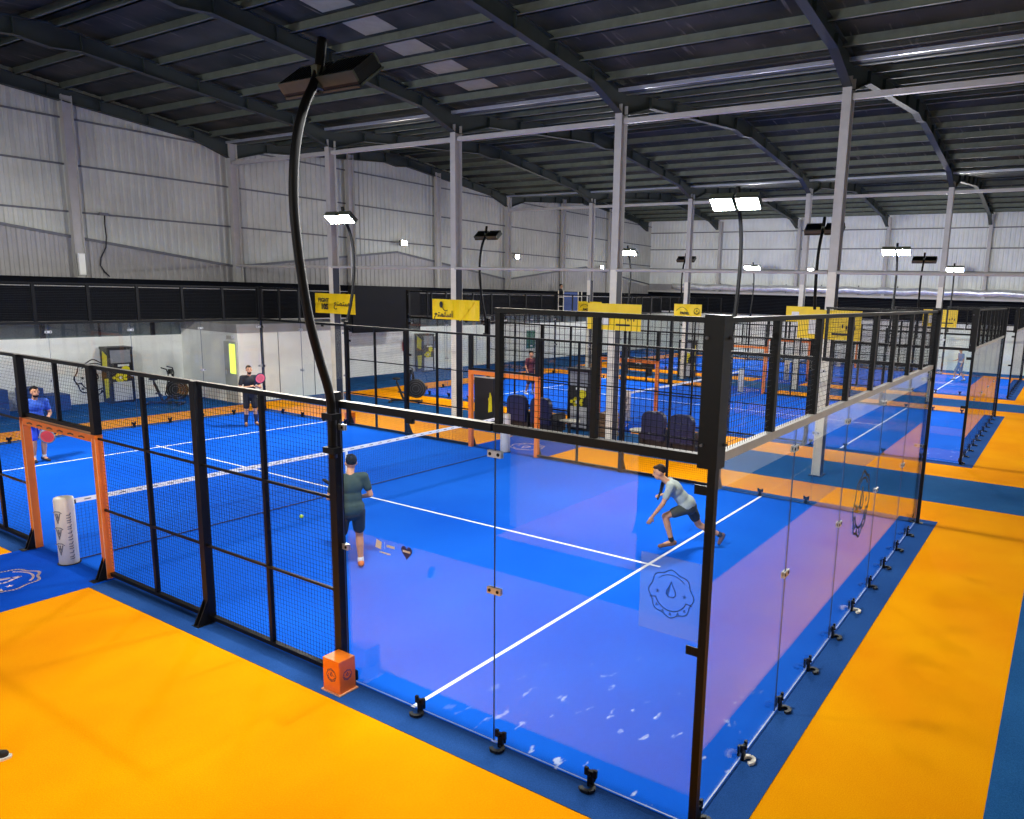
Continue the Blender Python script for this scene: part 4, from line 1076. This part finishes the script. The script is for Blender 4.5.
# bearded man in blue
L1 = (2.5, 17.35, Z0); A1 = PI
pose = stand(shL=(-.2, .06, 1.38), shR=(.2, .06, 1.38), head=(0, .12, 1.6), look=(.0, 1, -.05), knL=(-.1, .08, .49), knR=(.1, .08, .49), anL=(-.1, 0, .09), anR=(.1, .0, .09), toL=(-.13, .17, .035), toR=(.13, .17, .035), elL=(-.28, .06, 1.1), elR=(.28, .06, 1.1), wrL=(-.13, .2, .9), wrR=(.12, .2, .88), haL=(-.03, .25, .83), haR=(.05, .26, .82))
person('bearded person in a blue shirt and blue shorts seen through the entrance arch', L1, A1, pose, 'cloth_blue', 'cloth_royal', 'shoe_black', 'hair', 'skin', beard=True)
racket('red racket in the hands of the bearded player in blue', to_world(L1, A1, (.05, .27, .83)), (0, -2.6, 2.775), 'racket_red', 'grey_ink')
# man in black
L2 = (8.15, 17.95, Z0); A2 = PI - .35
pose = stand(elL=(-.28, .06, 1.12), elR=(.28, .06, 1.12), wrL=(-.08, .26, 1.2), wrR=(.06, .28, 1.18), haL=(0, .32, 1.22), haR=(-.03, .33, 1.2))
person('bearded person in black shirt, shorts and long socks standing by the rear glass', L2, A2, pose, 'cloth_black', 'cloth_black', 'shoe_brown', 'hair_brown', 'skin', beard=True, sock='cloth_navy', long_socks=True)
racket('pink racket held up against the chest of the player in black', to_world(L2, A2, (-.05, .34, 1.22)), (.1, -.75, A2), 'racket_pink', 'cloth_navy')
# maroon player on the middle court
L5 = (19.17, 16.07, Z0)
pose = stand(wrL=(-.24, .12, .9), haL=(-.24, .16, .8), wrR=(.24, .14, .9), haR=(.24, .18, .8), elL=(-.25, 0, 1.14), elR=(.25, 0, 1.14), anR=(.12, -.14, .09), toR=(.14, .03, .035))
person('person in a maroon shirt and dark trousers on the middle court', L5, PI - .2, pose, 'cloth_maroon', 'cloth_navy', 'cloth_white', 'hair', 'skin_dark', vox=.014, leg_cut=.98)
person('person in dark clothes standing on the balcony behind the white gate', (34.0, 25.0, 2.82), PI + .4, pose, 'cloth_black', 'cloth_char', 'shoe_black', 'hair', 'skin', vox=.016, leg_cut=.98)
pose = stand(wrL=(-.3, .12, .9), haL=(-.32, .16, .8), anL=(-.2, -.2, .09), toL=(-.2, -.03, .035), anR=(.12, .22, .09), toR=(.12, .4, .035), knR=(.12, .18, .5))
person('person in slate blue walking behind the glass of the back court', (39.8, 2.75, Z0), .6, pose, 'cloth_slate', 'cloth_slate', 'cloth_slate', 'hair', 'skin_dark', vox=.016, leg_cut=.98)

t = thing('tennis_ball', 'small lime ball on the blue turf behind the mesh fence', 'ball', (3.31, 9.2, .047))
MB().sphere((0, 0, 0), .034, .034, .034, 20, 14).build('felt', 'ball', t, smooth=True)
b = MB(); pts = []
for k in range(40):
    a = 2 * PI * k / 40; v = Vector((math.cos(a) + .35 * math.cos(3 * a), math.sin(a) - .35 * math.sin(3 * a), .95 * math.sin(2 * a))).normalized() * .0338; pts.append(tuple(v))
b.tube(pts, .0015, 6, 0, True).build('seam', 'cloth_white', t)
t = thing('trainer', 'black and white trainer lying on the open orange floor', 'shoe', (-2.69, 5.42, 0.0), -.6)
b = MB(); b.capsule((-.1, 0, .06), (.0, 0, .065), .045, .045); b.capsule((0, 0, .055), (.12, 0, .042), .045, .036); remesh('upper', b, 'shoe_black', t, .01, 3)
MB().prism([(-.155, -.03), (-.12, -.05), (.12, -.05), (.17, -.02), (.17, .02), (.12, .05), (-.12, .05), (-.155, .03)], (0, 0, 0), (1, 0, 0), (0, 1, 0), .022).build('sole', 'cloth_white', t)
MB().bar((-.02, -.05, .05), (.05, -.045, .08), .015, .02).bar((.02, -.05, .045), (.09, -.042, .07), .015, .02).build('stripe', 'cloth_white', t)

# unseen floodlight poles added behind the camera to light the near floor
ox = -DX
struct(MB().box(-16.5, 5.85, 0, -5.25, 6.0, 2.7).build('reception_wall', 'plaster'))
for u in (4, 16):
    for s, w in (('inner side', 'inner'), ('outer side', 'outer')):
        uu = 20 - u if s == 'outer side' else u
        _, r = place(ox, s)
        light_pole(ox, 'added lights', s, uu, f'curved floodlight pole on the {w} side of the court behind the viewer, {"front" if u == 4 else "rear"} one')
        fence_post(ox, 'added lights', s, uu, 3.1, f'black post carrying the {"front" if u == 4 else "rear"} {w} added fill light behind the viewer')

# ------------------------------------------------------------------ world, camera, view
w = bpy.data.worlds.new('World'); SC.world = w; w.use_nodes = True
w.node_tree.nodes['Background'].inputs['Color'].default_value = (.5, .55, .65, 1); w.node_tree.nodes['Background'].inputs['Strength'].default_value = .3

cam_loc = Vector((-4.9424, -2.0876, 4.1504)); yaw, pitch, roll, F, CX, CY = 0.5562, -0.1802, 0.0292, 752.5589, 595.7949, 429.307
f = Vector((math.cos(pitch) * math.cos(yaw), math.cos(pitch) * math.sin(yaw), math.sin(pitch)))
r0 = Vector((math.sin(yaw), -math.cos(yaw), 0)); u0 = r0.cross(f)
r = r0 * math.cos(roll) + u0 * math.sin(roll); u = -r0 * math.sin(roll) + u0 * math.cos(roll)
cd = bpy.data.cameras.new('camera'); cam = bpy.data.objects.new('camera', cd); COL.objects.link(cam)
cam.matrix_world = Matrix.Translation(cam_loc) @ Matrix((r, u, -f)).transposed().to_4x4()
cd.sensor_fit = 'HORIZONTAL'; cd.sensor_width = 36.0; cd.lens = F * 36.0 / 1024.0
cd.shift_x = (512 - CX) / 1024.0; cd.shift_y = (CY - 409.5) / 1024.0
cd.clip_start = .05; cd.clip_end = 200
SC.camera = cam
vs = SC.view_settings
SC.display_settings.display_device = 'sRGB'
vs.view_transform = 'Standard'; vs.look = 'None'; vs.exposure = 0.8; vs.gamma = 1.0; vs.use_curve_mapping = False
SC.cycles.use_denoising = True
SC.cycles.max_bounces = 10; SC.cycles.transparent_max_bounces = 24; SC.cycles.diffuse_bounces = 4; SC.cycles.glossy_bounces = 4
SC.cycles.sample_clamp_indirect = 6.0
